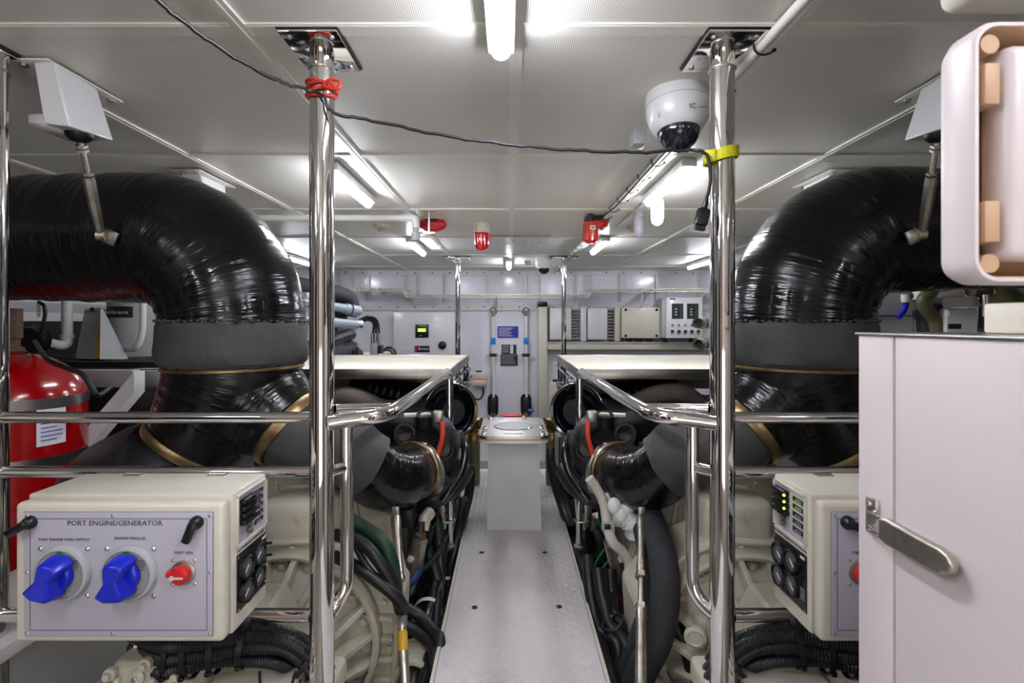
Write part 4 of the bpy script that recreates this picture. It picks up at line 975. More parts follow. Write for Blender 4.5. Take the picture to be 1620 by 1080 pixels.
# strainers with brass elbows either side
def strainer(side):
    t = thing('raw_water_strainer', ('brass elbow on an olive strainer cylinder left of the pedestal', 'brass elbow on a strainer with black hose right of the pedestal')[side], 'strainer', (-.27, 3.75, -.3))
    x = P(748, 700, 3.7).x
    MB().lathe([(.05, -.45), (.05, -.05), (.056, -.05), (.056, -.02), (.05, -.02), (.05, .31), (.056, .312), (.056, .33)], (x, 3.75, 0), n=24).build('cylinder', 'olive', t)
    MB().lathe([(.058, .33), (.06, .34), (.05, .37), (.045, .38)], (x, 3.75, 0), n=24).build('brass_cap', 'brass', t)
    MB().tube(spl([(x, 3.75, .36), (x, 3.74, .42), (x+.01, 3.70, .455), (x+.07, 3.66, .47)], 5), .042, 18).build('elbow', 'brass', t)
    MB().torus((x, 3.75, .38), (0, 0, 1), .046, .008, 24, 8).build('ring', 'brass', t)
    MB().cyl((x-.02, 3.7, .47), (x+.03, 3.7, .50), .014).cyl((x+.0, 3.7, .46), (x, 3.7, .52), .01).build('valve_stem', 'steel', t)
strainer(0); MX = True; strainer(1); MX = False
# ------------------------------------------------------------ engines
def bevel(o, w, s=2):
    b = o.modifiers.new('b', 'BEVEL'); b.width = w; b.segments = s; b.limit_method = 'ANGLE'; b.angle_limit = math.radians(35); return o
XZ = lambda y: Matrix(((1, 0, 0, 0), (0, 0, 1, y), (0, 1, 0, 0), (0, 0, 0, 1)))   # prism in x/z, thickness towards +y
def engine(side):
    t = thing('marine_engine', ('cream marine engine with black turbo left of the walkway', 'cream marine engine with black turbo right of the walkway')[side], 'engine', (-.8, 3.2, -.8))
    blk = MB().bb((-1.25, 2.35, -.6), (-.52, 4.9, .42), .03)
    for k in range(6): blk.bb((-.53, 2.5+k*.4, -.3), (-.50, 2.75+k*.4, .3), .02)
    blk.build('engine_block', 'engine_grey', t)
    for k in range(5):
        MB().box((-1.08, 2.62+k*.45, .52), (.34, .36, .2), .05).build('valve_cover', 'charcoal', t); MB().box((-.7, 2.62+k*.45, .48), (.26, .36, .14), .04).build('valve_cover', 'charcoal', t)
    MB().bb((-1.1, 2.5, -.8), (-.7, 4.7, -.6)).build('oil_pan', 'charcoal', t)
    # engine rear plate with ribs
    poly = [(-.47, -.45), (-.44, .1), (-.50, .36), (-.66, .53), (-1.05, .56), (-1.22, .40), (-1.28, .0), (-1.2, -.5)]
    rp = MB().prism(poly, .06, XZ(2.16)).build('rear_plate', 'engine_cream', t); bevel(rp, .012)
    for a, b in (((-.62, .28), (-.66, .47)), ((-.80, .28), (-.80, .52)), ((-.95, .28), (-.99, .52)), ((-1.1, .24), (-1.12, .45)), ((-.50, .12), (-.52, .3))):
        MB().hexa([(a[0]-.008, 2.13, a[1]), (a[0]+.008, 2.13, a[1]), (a[0]+.008, 2.16, a[1]), (a[0]-.008, 2.16, a[1]), (b[0]-.006, 2.145, b[1]), (b[0]+.006, 2.145, b[1]), (b[0]+.006, 2.16, b[1]), (b[0]-.006, 2.16, b[1])]).build('rib', 'engine_cream', rp)
    for px, py in ((462, 773), (463, 814), (463, 835), (480, 833), (488, 850), (452, 838), (560, 800), (545, 842), (600, 850), (612, 875)):
        q = P(px, py, 2.155); MB().lathe([(.013, 0), (.013, .008), (.008, .008), (.007, .002)], q, (0, -1, 0), 12).build('bolt_hole', 'dark' if px in (462, 463) else 'engine_cream', rp)
    for k in range(9):
        a = .3+k*.34; MB().bolt((-.83+.43*math.cos(a), 2.16, .07+.43*math.sin(a)*.95), (0, -1, 0), .012, .014).build('bolt', 'engine_cream', rp)
    # adapter housing
    poly = [(-.43, -.20), (-.414, .0), (-.405, .17), (-.47, .25), (-.58, .35), (-.72, .41), (-.92, .40), (-1.08, .30), (-1.18, .1), (-1.18, -.2), (-1.0, -.42), (-.62, -.42)]
    ah = bevel(MB().prism(poly, .24, XZ(1.86)).build('adapter_housing', 'engine_cream', t), .02, 3)
    MB().tube([(x, 1.855, z) for x, z in [(p[0]*.985-.01, p[1]*.97) for p in poly]], .010, 8, closed=True).build('cast_rim', 'engine_cream', ah)
    c = Vector((-.785, 0, .055))
    bh = MB().lathe([(.315, -1.86), (.322, -1.85), (.322, -1.80), (.312, -1.79), (.300, -1.795), (.295, -1.85), (.21, -1.76), (.19, -1.70), (.18, -1.5)], c, (0, -1, 0), 56).build('bell_housing', 'engine_cream', t)
    WO_c = c
    for k in range(18):
        a = 2*PI*k/18+.1; u = Vector((math.cos(a), 0, math.sin(a))); n_ = Vector((-math.sin(a), 0, math.cos(a)))
        p = []
        for r_, y in ((.20, 1.61), (.297, 1.805)):
            for w_ in (-1, 1): p.append((c+u*r_+Vector((0, y, 0)), w_))
        q = []
        for off in (0, 1):
            q += [c+u*.185+n_*-.011+Vector((0, (1.74, 1.60)[off], 0)), c+u*.185+n_*.011+Vector((0, (1.74, 1.60)[off], 0)), c+u*.300+n_*.010+Vector((0, (1.86, 1.785)[off], 0)), c+u*.300+n_*-.010+Vector((0, (1.86, 1.785)[off], 0))]
        bevel(MB().hexa(q).build('fin', 'engine_cream', bh), .003)
        a2 = a+PI/18; u2 = Vector((math.cos(a2), 0, math.sin(a2)))
        MB().lathe([(.02, 0), (.02, .02), (.014, .022), (.012, .034), (0.003, .036)], c+u2*.272+Vector((0, 1.84, 0)), (0, -1, 0), 12).build('bolt', 'engine_cream', bh)
    # gearbox castings
    gb = MB(); gb.box((-.79, 1.56, .02), (.40, .30, .44), .045, seg=3)
    gb.hexa([(-.90, 1.42, .2), (-.66, 1.42, .2), (-.66, 1.68, .2), (-.90, 1.68, .2), (-.86, 1.47, .33), (-.72, 1.47, .33), (-.72, 1.64, .36), (-.86, 1.64, .36)])
    gx_ = bevel(gb.build('gearbox', 'engine_cream', t), .01)
    k_ = MB().box((-.925, 1.40, .245), (.20, .22, .17), .02); k_.hexa([(-.93, 1.36, .32), (-.84, 1.36, .32), (-.84, 1.48, .32), (-.93, 1.48, .32), (-.91, 1.38, .385), (-.86, 1.38, .385), (-.86, 1.46, .385), (-.91, 1.46, .385)])
    k_.hexa([(-1.02, 1.29, .05), (-.84, 1.29, .05), (-.84, 1.40, .05), (-1.02, 1.40, .05), (-.99, 1.30, .30), (-.87, 1.30, .30), (-.87, 1.36, .33), (-.99, 1.36, .33)])
    hc = bevel(k_.build('gearbox_cover', 'engine_cream', t), .008)
    MB().lathe([(.115, 0), (.115, .03), (.10, .06), (.06, .08), (.0, .085)], (-.945, 1.34, .195), (0, -1, .3), 30).build('end_cap', 'engine_cream', hc)
    for a in (-.11, .0, .105):
        MB().lathe([(.02, -.03), (.02, .02), (.012, .026)], (-.945+a, 1.30, .255+(.04 if a == 0 else 0)), (0, -1, .2), 14).build('boss', 'engine_cream', hc); MB().bolt((-.945+a, 1.282, .26+(.04 if a == 0 else 0)), (0, -1, .2), .008, .01).build('bolt', 'worn_steel', hc)
    MB().bolt((-1.0, 1.36, .33), (0, 0, 1), .012, .02).build('filler_cap', 'chrome', hc)
    for k in range(4): MB().box((-.925+(k-1.5)*.045, 1.285, .235), (.012, .02, .13), .003).build('cast_rib', 'engine_cream', hc)
    for a, b in ((-1.01, .31), (-.84, .31), (-1.01, .18), (-.84, .18), (-.92, .335)): MB().lathe([(.016, 0), (.016, .012), (.009, .014), (.009, .024), (.002, .025)], (a, 1.288, b), (0, -1, 0), 12).build('boss', 'engine_cream', hc)
    MB().box((-.925, 1.30, .115), (.24, .05, .03), .006).build('flange_edge', 'engine_cream', hc)
    v = MB().box((-.70, 1.36, .16), (.24, .2, .12), .015)
    for k in range(5): v.box((-.78+k*.045, 1.30, .228), (.022, .08, .02), .006)
    for k in range(3): v.lathe([(.04, 0), (.036, .02), (.025, .03), (.022, .02)], (-.76+k*.085, 1.34, .10), (0, -1, .5), 16)
    bevel(v.build('valve_body', 'engine_cream', t), .004)
    v = MB().box((-.55, 1.50, .02), (.10, .16, .30), .02)
    for k in range(4): v.box((-.51, 1.44, .14-k*.06), (.05, .05, .03), .006)
    bevel(v.build('side_cover', 'engine_cream', t), .006)
    for k in range(5): bevel(MB().box((-.46+.0*k, 1.85, .12-k*.075), (.07, .03, .022), .004).build('pad', 'engine_cream', ah), .003)
    for a, b in ((-.445, .185), (-.52, .28), (-.64, .355), (-.78, .385), (-.93, .37), (-.425, .02)): MB().bolt((a-.012, 1.86, b-.012), (0, -1, 0), .012, .014).build('bolt', 'engine_cream', ah)
    # hump and rocker housings above the bell
    h = MB().box((-.80, 1.98, .44), (.26, .22, .20), .04, seg=3); h.hexa([(-.92, 1.87, .36), (-.70, 1.87, .36), (-.70, 1.95, .36), (-.92, 1.95, .36), (-.90, 1.88, .47), (-.74, 1.88, .47), (-.74, 1.95, .5), (-.90, 1.95, .5)])
    bevel(h.build('heat_exchanger', 'engine_cream', t), .012)
    MB().tube([(-.98, 1.90, .335), (-.70, 1.90, .335)], .03, 16).build('breather_tube', 'engine_cream', t)
    g = MB().bb((-1.10, 1.84, .17), (-.86, 1.86, .34)); g.build('mesh_guard', 'mesh_dark', t)
    MB().tube([(-.86, 1.845, .17), (-.86, 1.845, .34)], .006, 6).build('guard_frame', 'engine_cream', t)
    MB().tube(spl([P(470, 862, 1.95), P(476, 842, 1.95), P(492, 850, 1.95), P(500, 858, 1.95)], 4), .012, 10).tube(spl([P(470, 862, 1.95), P(480, 868, 1.95), P(515, 868, 1.95)], 3), .014, 10).build('elbow_fitting', 'charcoal', t)
    # turbocharger
    tc = P(668, 703, 2.6); ax = Vector((.28, -1, .12)).normalized(); Rm = ori(ax)
    s_ = MB(); n = 40; pts = []; rs = []
    for i in range(n+1):
        a = -2.2+i/n*5.6; R_ = .145-.035*i/n; pts.append(tc+Rm @ Vector((R_*math.cos(a), R_*math.sin(a), 0))); rs.append(.075-.035*i/n)
    s_.tube(pts, rs, 20)
    s_.lathe([(.15, -.06), (.16, -.04), (.13, .03), (.10, .045), (.085, .03), (.0, .02)], tc, ax, 32)
    s_.tube(spl([pts[0], pts[0]+Rm @ Vector((.02, -.12, 0)), pts[0]+Rm @ Vector((.0, -.25, -.05))], 5), .07, 18)
    tb = s_.build('turbocharger', 'charcoal', t, 50)
    for px, py, r_ in ((640, 686, .050), (703, 712, .045), (672, 655, .04)):
        q = P(px, py, 2.47); MB().lathe([(r_*1.05, -.06), (r_*1.05, 0), (r_*.82, 0), (r_*.76, -.035), (0, -.04)], q, ax if py > 660 else (0, -.3, 1), 26, cap=False).build('port', 'black', tb)
    for k in range(8):
        a = k*PI/4; MB().bolt(tc+Rm @ Vector((.125*math.cos(a), .125*math.sin(a), .03)), ax, .009, .012).build('bolt', 'steel', tb)
    MB().lathe([(.115, .0), (.125, .012), (.125, .03), (.11, .045)], P(672, 744, 2.44), Vector((.75, .6, .1)), 36, cap=False).build('v_clamp', 'worn_steel', tb)
    MB().box(P(668, 704, 2.42), (.05, .03, .03), .006).build('clamp_screw', 'steel', tb)
    MB().cyl(P(640, 657, 2.5), P(690, 655, 2.5), .012).build('oil_line', 'cream', tb); MB().box(P(693, 658, 2.5), (.05, .04, .06), .01).build('oil_fitting', 'worn_steel', tb)
    MB().tube(spl([P(700, 667, 2.44), P(700, 690, 2.40), P(694, 715, 2.40), P(686, 738, 2.40)], 5), .0115, 10).build('orange_strap', 'orange', tb)
    MB().tube(spl([P(727, 690, 2.5), P(736, 712, 2.45), P(730, 745, 2.4), P(712, 775, 2.36), P(700, 792, 2.35)], 5), .021, 14).build('coolant_line', 'gloss_black', tb)
    MB().box(P(724, 694, 2.48), (.05, .06, .08), .012).build('sensor_block', 'charcoal', tb)
    MB().tube([P(664, 780, 2.5), P(690, 766, 2.45), P(704, 758, 2.42)], [.04, .045, .03], 16).build('hose_joint', 'charcoal', tb)
    MB().tube(spl([P(650, 800, 2.6), P(680, 790, 2.55), P(715, 770, 2.6), P(735, 740, 2.7)], 5), .055, 18).build('charge_pipe', 'charcoal', tb)
    # air filter
    fc = P(712, 650, 3.0); ax = Vector((.5, -1, .05)).normalized()
    af = MB().lathe([(.15, -.22), (.155, -.05), (.165, -.01), (.168, .02), (.160, .035), (.146, .03), (.14, .005), (.115, -.01), (.108, -.03), (.085, -.03), (.07, -.06), (.0, -.06)], fc, ax, 48).build('air_filter', 'gloss_black', t, 40)
    MB().lathe([(.072, -.09), (.075, .05), (.07, .06), (.0, .062)], fc, ax, 30).build('filter_core', 'charcoal', af)
    MB().torus(fc+ax*.02, ax, .1655, .0045, 48, 6).build('band_clamp', 'steel', af)
    Rm = ori(ax); MB().lathe([(.169, .0), (.1695, .03), (.16, .038)], fc, ax, 8, cap=False, start=(2.9 if side else -.35)-(0 if side else 0), sweep=.7).build('yellow_mark', 'gold_yellow', af)
    MB().tube(spl([fc-ax*.2, fc-ax*.32+Vector((-.05, 0, 0)), fc-ax*.4+Vector((-.2, .0, .0))], 5), .09, 20).build('intake_duct', 'black', t)
    # manifold pipes under the table
    mp = [P(520, 640, 2.75), P(545, 628, 2.7), P(575, 634, 2.7), P(603, 645, 2.75), P(630, 645, 2.9)] if side == 0 else [P(805*2+24-1000, 655, 2.7)*1.0 for _ in (0,)]
    if side: mp = [P(480, 640, 2.9), P(520, 640, 2.8), P(548, 622, 2.75), P(580, 622, 2.75), P(612, 632, 2.8), P(640, 650, 2.9)]
    pts = spl(mp, 7); MB().tube(pts, [.062-.018*i/len(pts) for i in range(len(pts))], 22).build('exhaust_manifold', 'manifold', t)
    for k in range(5): MB().torus(P(583+k*11, 612+k*3, 3.05), Vector((1, .3, -.3)), .085-.003*k, .022, 26, 8).build('bellows_ring', 'black', t)
    MB().tube([P(560, 612, 3.1), P(660, 624, 3.05)], .075, 18).build('bellows_core', 'dark', t)
    MB().cyl(P(632, 618, 3.1), P(665, 616, 3.2), .05).build('end_fitting', 'worn_steel', t)
    MB().tube([P(500, 606, 3.4), P(745, 606, 3.4)], .012, 10).tube([P(500, 611, 3.4), P(745, 610, 3.4)], .008, 8).build('fuel_rail', 'grey_paint', t)
    MB().box((-.85, 2.75, .70), (.8, .5, .12), .04).build('air_box', 'black', t)
    # odds and ends at the engine side
    for k in range(9):
        y = 2.35+k*.16; MB().box((-.47-.03*math.sin(k*2.1), y, .30-.05*(k % 3)), (.06, .07, .09), .012).build('fuel_pump', 'charcoal', t)
    for k in range(4): MB().cyl((-.46, 2.3+k*.22, -.02), (-.40, 2.28+k*.22, .22-.03*k), .035, n=16).build('oil_filter', 'black' if k % 2 else 'worn_steel', t)
engine(0); MX = True; engine(1); MX = False

# ------------------------------------------------------------ hoses and cables
def hose(lab, pts, r, m='hose', name='hose', cat='hose', grp=None, side=0, k=6, n=12):
    global MX
    MX = bool(side); o = tag(MB().tube(spl(pts, k), r, n).build(name, m), lab, cat, grp); MX = False; return o
def corr_mesh(pts, r, pitch=.0072, n=12):
    p = resample(spl(pts, 8), pitch/2); return MB().tube(p, [r if i % 2 else r*.87 for i in range(len(p))], n)
def bundle(side):
    global MX
    MX = bool(side)
    offs = [(-.030, .034, .018), (.004, .036, .017), (-.028, .002, .019), (.010, .004, .018), (-.026, -.032, .018), (.012, -.030, .017), (.038, .012, .013), (.036, -.016, .012)]
    mid = [P(548, 1160, 1.60), P(522, 1095, 1.55), P(492, 1048, 1.48), P(455, 1020, 1.42), P(405, 1014, 1.37), P(350, 1022, 1.33), P(300, 1030, 1.31), P(262, 1030, 1.33), P(225, 1012, 1.42)]
    names = ['topmost', 'upper rear', 'second', 'middle rear', 'third', 'lower rear', 'thin upper', 'thin lower']
    S = ('under the blue-switch box', 'below the gauges box by the locker')[side]
    for j, (a, b, r) in enumerate(offs):
        pts = []
        for i, c in enumerate(mid):
            tw = 1+.18*math.sin(i*1.3+j); d = (mid[min(i+1, len(mid)-1)]-mid[max(i-1, 0)]).normalized(); u = Vector((0, 1, 0)); n_ = d.cross(u).normalized()
            if n_.z < 0: n_ = -n_
            pts.append(c+n_*(b*tw+.003*math.sin(i+j*2))+u*(a*tw+.004*math.sin(i*2+j)))
        tag(corr_mesh(pts, r, .0072 if r > .015 else .0055).build('corrugated_conduit', 'hose'), names[j]+' corrugated black conduit of the strapped bundle '+S, 'conduit', 'bundled conduits '+S)
    for k, (px, py, a, R_) in enumerate([(482, 1038, .75, .064), (390, 1014, .1, .062), (345, 1022, 0, .061), (305, 1029, -.1, .06), (275, 1030, .05, .057)]):
        c = P(px, py, (1.46, 1.36, 1.33, 1.315, 1.325)[k]); ax = Vector((math.cos(a), .15, -math.sin(a)))
        t = thing('cable_tie', ('wide black cable strap nearest the chrome pole', 'second black cable strap from the pole', 'third black cable strap from the pole', 'fourth black cable strap from the pole', 'last black cable strap of the bundle')[k]+' '+S, 'cable tie', c)
        MB().lathe([(R_, -.007), (R_+.003, -.007), (R_+.003, .007), (R_, .007)], c, ax, 24, cap=False).build('strap', 'black', t)
        MB().box(c+Vector((.005, -.055, -.035)), (.014, .012, .012), .003).build('buckle', 'black', t)
        if k == 1 and side == 0: MB().tube(spl([c+Vector((.05, -.03, -.06)), c+Vector((.055, -.03, -.10)), c+Vector((.09, -.03, -.125)), c+Vector((.13, -.03, -.10)), c+Vector((.145, -.03, -.06))], 4), .004, 6).build('loose_tail', 'black', t)
    MX = False
bundle(0); bundle(1)

L = 'left of the walkway'; R = 'right of the walkway'
# left side
hose('dark green rubber hose curving down under the black elbow', [P(555, 823, 1.82), P(580, 838, 1.80), P(606, 858, 1.78), P(620, 890, 1.77), P(626, 940, 1.80)], .025, 'green_hose', side=0, name='green_hose', n=16)
hose('blue ended hose bending behind the left support strut', [P(664, 845, 2.3), P(664, 880, 2.3), P(660, 905, 2.28), P(645, 922, 2.25), P(620, 915, 2.3)], .022, 'blue_hose', name='blue_hose', n=16)
t = thing('hose_fitting', 'steel hose fitting with dark sleeve above the blue hose', 'fitting', P(664, 860, 2.3))
MB().tube([P(666, 825, 2.32), P(665, 850, 2.3), P(664, 880, 2.3)], [.018, .02, .026], 12).build('sleeve', 'charcoal', t); MB().cyl(P(666, 842, 2.31), P(665, 852, 2.3), .026, n=6).build('nut', 'brass', t); MB().tube([P(668, 838, 2.34), P(672, 820, 2.36), P(680, 810, 2.4)], .03, 14).build('casting', 'engine_cream', t)
for k, (pts, r) in enumerate([([P(530, 846, 1.80), P(570, 856, 1.76), P(598, 885, 1.74), P(622, 925, 1.74), P(634, 965, 1.76)], .022), ([P(530, 880, 1.80), P(570, 900, 1.74), P(605, 925, 1.72), P(628, 945, 1.72), P(640, 965, 1.74)], .021),
                              ([P(562, 862, 1.78), P(580, 895, 1.74), P(600, 918, 1.72), P(625, 935, 1.72)], .012), ([P(640, 905, 2.3), P(670, 900, 2.35), P(700, 860, 2.6), P(712, 820, 2.9)], .014)]):
    hose(('thick black hose crossing over the bell housing', 'lower thick black hose along the bell housing flank', 'thin black hose between the two thick ones left of the strut', 'thin black hose looping behind the left table leg')[k], pts, r)
hose('pair of black hoses, upper, running into the black tie by the walkway', [P(640, 960, 2.0), P(665, 975, 2.0), P(686, 1000, 1.95), P(696, 1015, 1.9), P(693, 1085, 1.8)], .022)
hose('pair of black hoses, lower, running into the black tie by the walkway', [P(636, 985, 1.98), P(660, 1000, 1.96), P(680, 1018, 1.92), P(688, 1040, 1.86), P(682, 1095, 1.8)], .022)
hose('fat black hose standing along the left table leg', [P(690, 800, 2.7), P(694, 860, 2.6), P(698, 920, 2.5), P(699, 980, 2.35), P(690, 1050, 2.2)], .030, n=16)
hose('fat black hose bending beside the green wires left of the leg', [P(662, 800, 2.6), P(672, 860, 2.55), P(690, 910, 2.5), P(694, 960, 2.4)], .032, n=16)
hose('black hose from the dark fitting to the left walkway edge', [P(735, 790, 3.1), P(728, 830, 2.9), P(718, 870, 2.75), P(705, 950, 2.5)], .028, n=14)
hose('black hose rising beyond the left table leg', [P(745, 740, 3.3), P(742, 780, 3.2), P(730, 830, 3.0), P(735, 850, 2.9)], .03, n=14)
hose('thin green earth wire tied to the left table leg', [P(690, 828, 2.5), P(678, 842, 2.5), P(672, 850, 2.5), P(682, 880, 2.5), P(696, 905, 2.5), P(704, 935, 2.5), P(706, 960, 2.5)], .0035, 'green', 'earth_wire', 'wire', n=6)
tag(MB().cyl(P(690, 917, 2.5), P(712, 914, 2.5), .008, n=8).ball(P(691, 918, 2.49), .013, n=10).build('white_tie', 'pvc'), 'white cable tie round the left table leg', 'cable tie')
t = thing('fuel_filter', 'black filter canister with a white band low beside the left leg', 'filter', P(672, 985, 2.2))
a, b = P(685, 930, 2.45), P(668, 1005, 2.1); MB().tube([a, a.lerp(b, .05), b], [.05, .06, .066], 26).build('canister', 'gloss_black', t); MB().lathe([(.064, -.012), (.0655, 0), (.064, .014)], a.lerp(b, .55), b-a, 26, cap=False).build('white_band', 'pvc', t)
t = thing('exhaust_riser', 'cream flanged riser pipe low between strut and walkway', 'pipe', P(655, 1060, 1.9))
a, b = P(676, 1000, 2.15), P(652, 1075, 1.85); MB().tube([a, b], [.05, .062], 24).build('pipe', 'engine_cream', t)
for k in (.62, .75, 1.0): MB().lathe([(.06, -.012), (.072, -.01), (.072, .01), (.06, .012)], a.lerp(b, k), b-a, 26, cap=False).build('flange_ring', 'engine_cream', t)
MB().box(a.lerp(b, .4)+Vector((-.03, -.05, 0)), (.04, .05, .13), .01).build('cast_rib', 'engine_cream', t); MB().tube([b, b+(b-a)*.5], .05, 18).build('rubber_boot', 'black', t)
tag(MB().bb(P(640, 1045, 2.1), P(656, 1025, 2.14), .003).build('yellow_label', 'gold_yellow'), 'yellow plate behind the foot of the left strut', 'label')
# both sides: dark hose runs down in the bilge along the walkway
for sd in (0, 1):
    nm = (L, R)[sd]
    for j in range(7):
        x = -.33-.055*(j % 4); z = -.12-.12*(j//2); pts = [Vector((x+.03*math.sin(i*1.7+j), 1.5+i*.45, z+.06*math.sin(i*1.1+j*2))) for i in range(6)]
        hose(('upper', 'lower', 'lower', 'lowest')[j//2]+' black bilge hose, '+('closest to', 'second from', 'third from', 'farthest from')[j % 4]+' the plate edge '+nm, pts, .026+.005*(j % 3), side=sd, name='bilge_hose', grp='bilge hoses '+nm)
    for j in range(4):
        x = -.37-.05*(j % 3); y = 2.75+.28*j; hose(('nearest', 'second', 'third', 'farthest')[j]+' black drop hose from engine to bilge '+nm, [(x-.15, y, .42), (x-.05, y-.02, .36), (x+.02*math.sin(j), y, .15), (x-.02, y+.05, -.1), (x-.05, y+.1, -.4)], .019+.004*(j % 2), side=sd, name='drop_hose', grp='drop hoses '+nm)
# right side specials
def hp(px, py, d):      # picture point on the starboard side expressed for the mirrored builder
    v = P(px, py, d); return Vector((.06-v.x, v.y, v.z))
def rhose(lab, pts, r, m='hose', **k): return hose(lab, [P(*p) for p in pts], r, m, **k)
rhose('outer fat cloth covered hose sweeping down right of the right strut', [(1018, 790, 2.3), (1037, 838, 1.98), (1050, 890, 1.80), (1052, 950, 1.73), (1040, 1010, 1.72), (1018, 1055, 1.74), (1000, 1100, 1.78)], .050, 'hose_cloth', name='fat_hose', n=24)
rhose('inner fat cloth covered hose behind the right strut', [(1004, 800, 2.35), (1020, 850, 2.05), (1028, 900, 1.90), (1027, 960, 1.84), (1012, 1010, 1.83), (996, 1060, 1.85)], .040, 'hose_cloth', name='fat_hose', n=24)
rhose('white wrapped hose, upper length, right of the right table leg', [(932, 756, 2.2), (945, 775, 2.2), (955, 795, 2.18), (960, 825, 2.15)], .021, 'wrap_hose', name='wrapped_hose', n=16)
rhose('white wrapped hose, lower length, below the grey clamp', [(962, 838, 2.13), (970, 858, 2.1), (985, 872, 2.1), (994, 885, 2.1), (996, 902, 2.1)], .021, 'wrap_hose', name='wrapped_hose', n=16)
t = thing('hose_clamp', 'grey square clamp joining the white wrapped hose', 'clamp', P(962, 832, 2.3)); MB().box(P(962, 832, 2.14), (.05, .05, .045), .008).build('clamp_body', 'grey_paint', t); MB().box(P(961, 833, 2.105), (.025, .01, .02), .003).build('recess', 'black', t)
t = thing('white_wrapped_joint', 'lumpy white wrapped pipe joint under the right turbo', 'pipe joint', P(990, 820, 2.35))
mb = MB().tube(spl([P(960, 780, 2.25), P(975, 802, 2.22), P(985, 815, 2.18), P(998, 822, 2.16), P(1008, 845, 2.16)], 6), [.05+.008*math.sin(i*1.7) for i in range(25)], 20); wob(mb, .004, 14, 3).build('wrapping', 'pvc', t, 80)
for k in range(3): MB().ball(P(972+k*11, 800+(k % 2)*14, 2.13), .03, (1, .7, 1.2), 12).build('bulge', 'pvc', t)
for k, pts in enumerate([[(946, 900, 2.2), (950, 930, 2.15), (958, 965, 2.1), (965, 990, 2.05), (985, 1010, 2.0), (990, 1040, 1.95), (965, 1090, 1.9)], [(965, 900, 2.25), (968, 940, 2.2), (970, 965, 2.12), (980, 985, 2.08), (1000, 1002, 2.02), (1000, 1040, 1.95), (985, 1100, 1.9)],
                         [(930, 880, 2.3), (933, 930, 2.2), (940, 965, 2.15), (950, 1000, 2.05), (975, 1015, 2.0), (978, 1060, 1.95), (955, 1100, 1.9)], [(985, 900, 2.3), (988, 935, 2.25), (1000, 970, 2.2), (1003, 1000, 2.1)]]):
    rhose(('leftmost', 'middle', 'lowest', 'rightmost')[k]+' black taped cable loom between walkway and right strut', pts, .026-.002*(k % 2), name='taped_loom', cat='cable loom', n=14)
for k in range(3): tag(MB().torus(P((970, 990, 978)[k], (985, 1000, 1045)[k], 2.02), Vector((.5, 0, -1)) if k < 2 else Vector((.3, -.2, 1)), .045, .007, 24, 6).build('cable_tie', 'black'), ('upper', 'middle', 'lower')[k]+' black tie round the taped looms', 'cable tie')
for k, (m, pts) in enumerate([('green', [(938, 905, 2.4), (945, 885, 2.4), (960, 860, 2.4), (952, 835, 2.4), (945, 822, 2.4)]), ('green', [(942, 910, 2.4), (960, 890, 2.4), (978, 862, 2.42)]), ('red', [(940, 1010, 2.2), (955, 1020, 2.2), (975, 1035, 2.2)]), ('blue_hose', [(985, 905, 2.3), (980, 925, 2.3), (988, 935, 2.28)]), ('red', [(972, 905, 2.3), (975, 930, 2.35), (982, 960, 2.35)])]):
    rhose(('green earth wire looping above the white tie', 'second green earth wire', 'thick red cable low beside the walkway', 'thin blue wire behind the right strut', 'red wire hanging behind the taped looms')[k], pts, .004 if k != 2 else .010, m, name='wire', cat='wire', n=8)
rhose('black sleeved hose with light rings running down right of the fat hoses', [(1068, 985, 1.8), (1080, 1010, 1.78), (1092, 1045, 1.75), (1100, 1090, 1.72)], .026, name='sleeved_hose', n=16)
rhose('small black wiring harness on the right rear plate', [(1050, 845, 2.1), (1064, 858, 2.08), (1080, 862, 2.08), (1082, 885, 2.06), (1092, 905, 2.05), (1115, 915, 2.0)], .011, name='wiring_harness', cat='cable')
tag(MB().cyl(P(928, 905, 2.5), P(945, 909, 2.5), .008, n=8).ball(P(944, 909, 2.49), .013, n=10).build('white_tie', 'pvc'), 'white cable tie round the right table leg', 'cable tie')
t = thing('side_fitting', 'cream oil cap bracket right of the right loop rail', 'fitting', P(1122, 1010, 1.7)); MB().box(P(1118, 1005, 1.72), (.09, .08, .14), .02).build('casting', 'engine_cream', t); MB().lathe([(.035, 0), (.035, .015), (.025, .02), (.02, .014)], P(1100, 1005, 1.66), (-.4, -1, 0), 20).build('cap', 'engine_cream', t)
# grey junction box and fittings right of the pedestal
t = thing('pump_box', 'dark grey box with light side right of the pedestal', 'box', P(900, 740, 3.1))
a, b = P(884, 742, 3.1), P(905, 692, 3.1); MB().bb((a.x, 3.1, a.z), (b.x, 3.3, b.z), .01).build('case', 'charcoal', t); MB().bb((a.x-.008, 3.12, a.z), (a.x, 3.28, b.z), .003).build('side_label', 'grey_paint', t)
MB().cyl(P(893, 745, 3.15), P(893, 762, 3.15), .03).build('gland', 'charcoal', t); MB().cyl(P(897, 760, 3.15), P(897, 772, 3.15), .02).build('fitting', 'steel', t)
rhose('fat black hose dropping from the right brass elbow', [(874, 712, 3.5), (874, 730, 3.45), (880, 760, 3.35), (893, 800, 3.2), (905, 840, 3.0)], .045, name='raw_water_hose', n=18)
for sd in (0, 1):
    MX = bool(sd); t = thing('side_tray', ('white painted bracket tray left of the walkway edge', 'white painted bracket tray with small brass fitting right of the walkway')[sd], 'tray', (-.45, 2.75, .05))
    MB().bb((-.45, 2.75, .07), (-.33, 2.95, .082), .003).build('tray', 'engine_cream', t); MB().cyl((-.39, 2.85, .082), (-.39, 2.85, .12), .014, n=8).build('brass_fitting', 'brass', t); MX = False
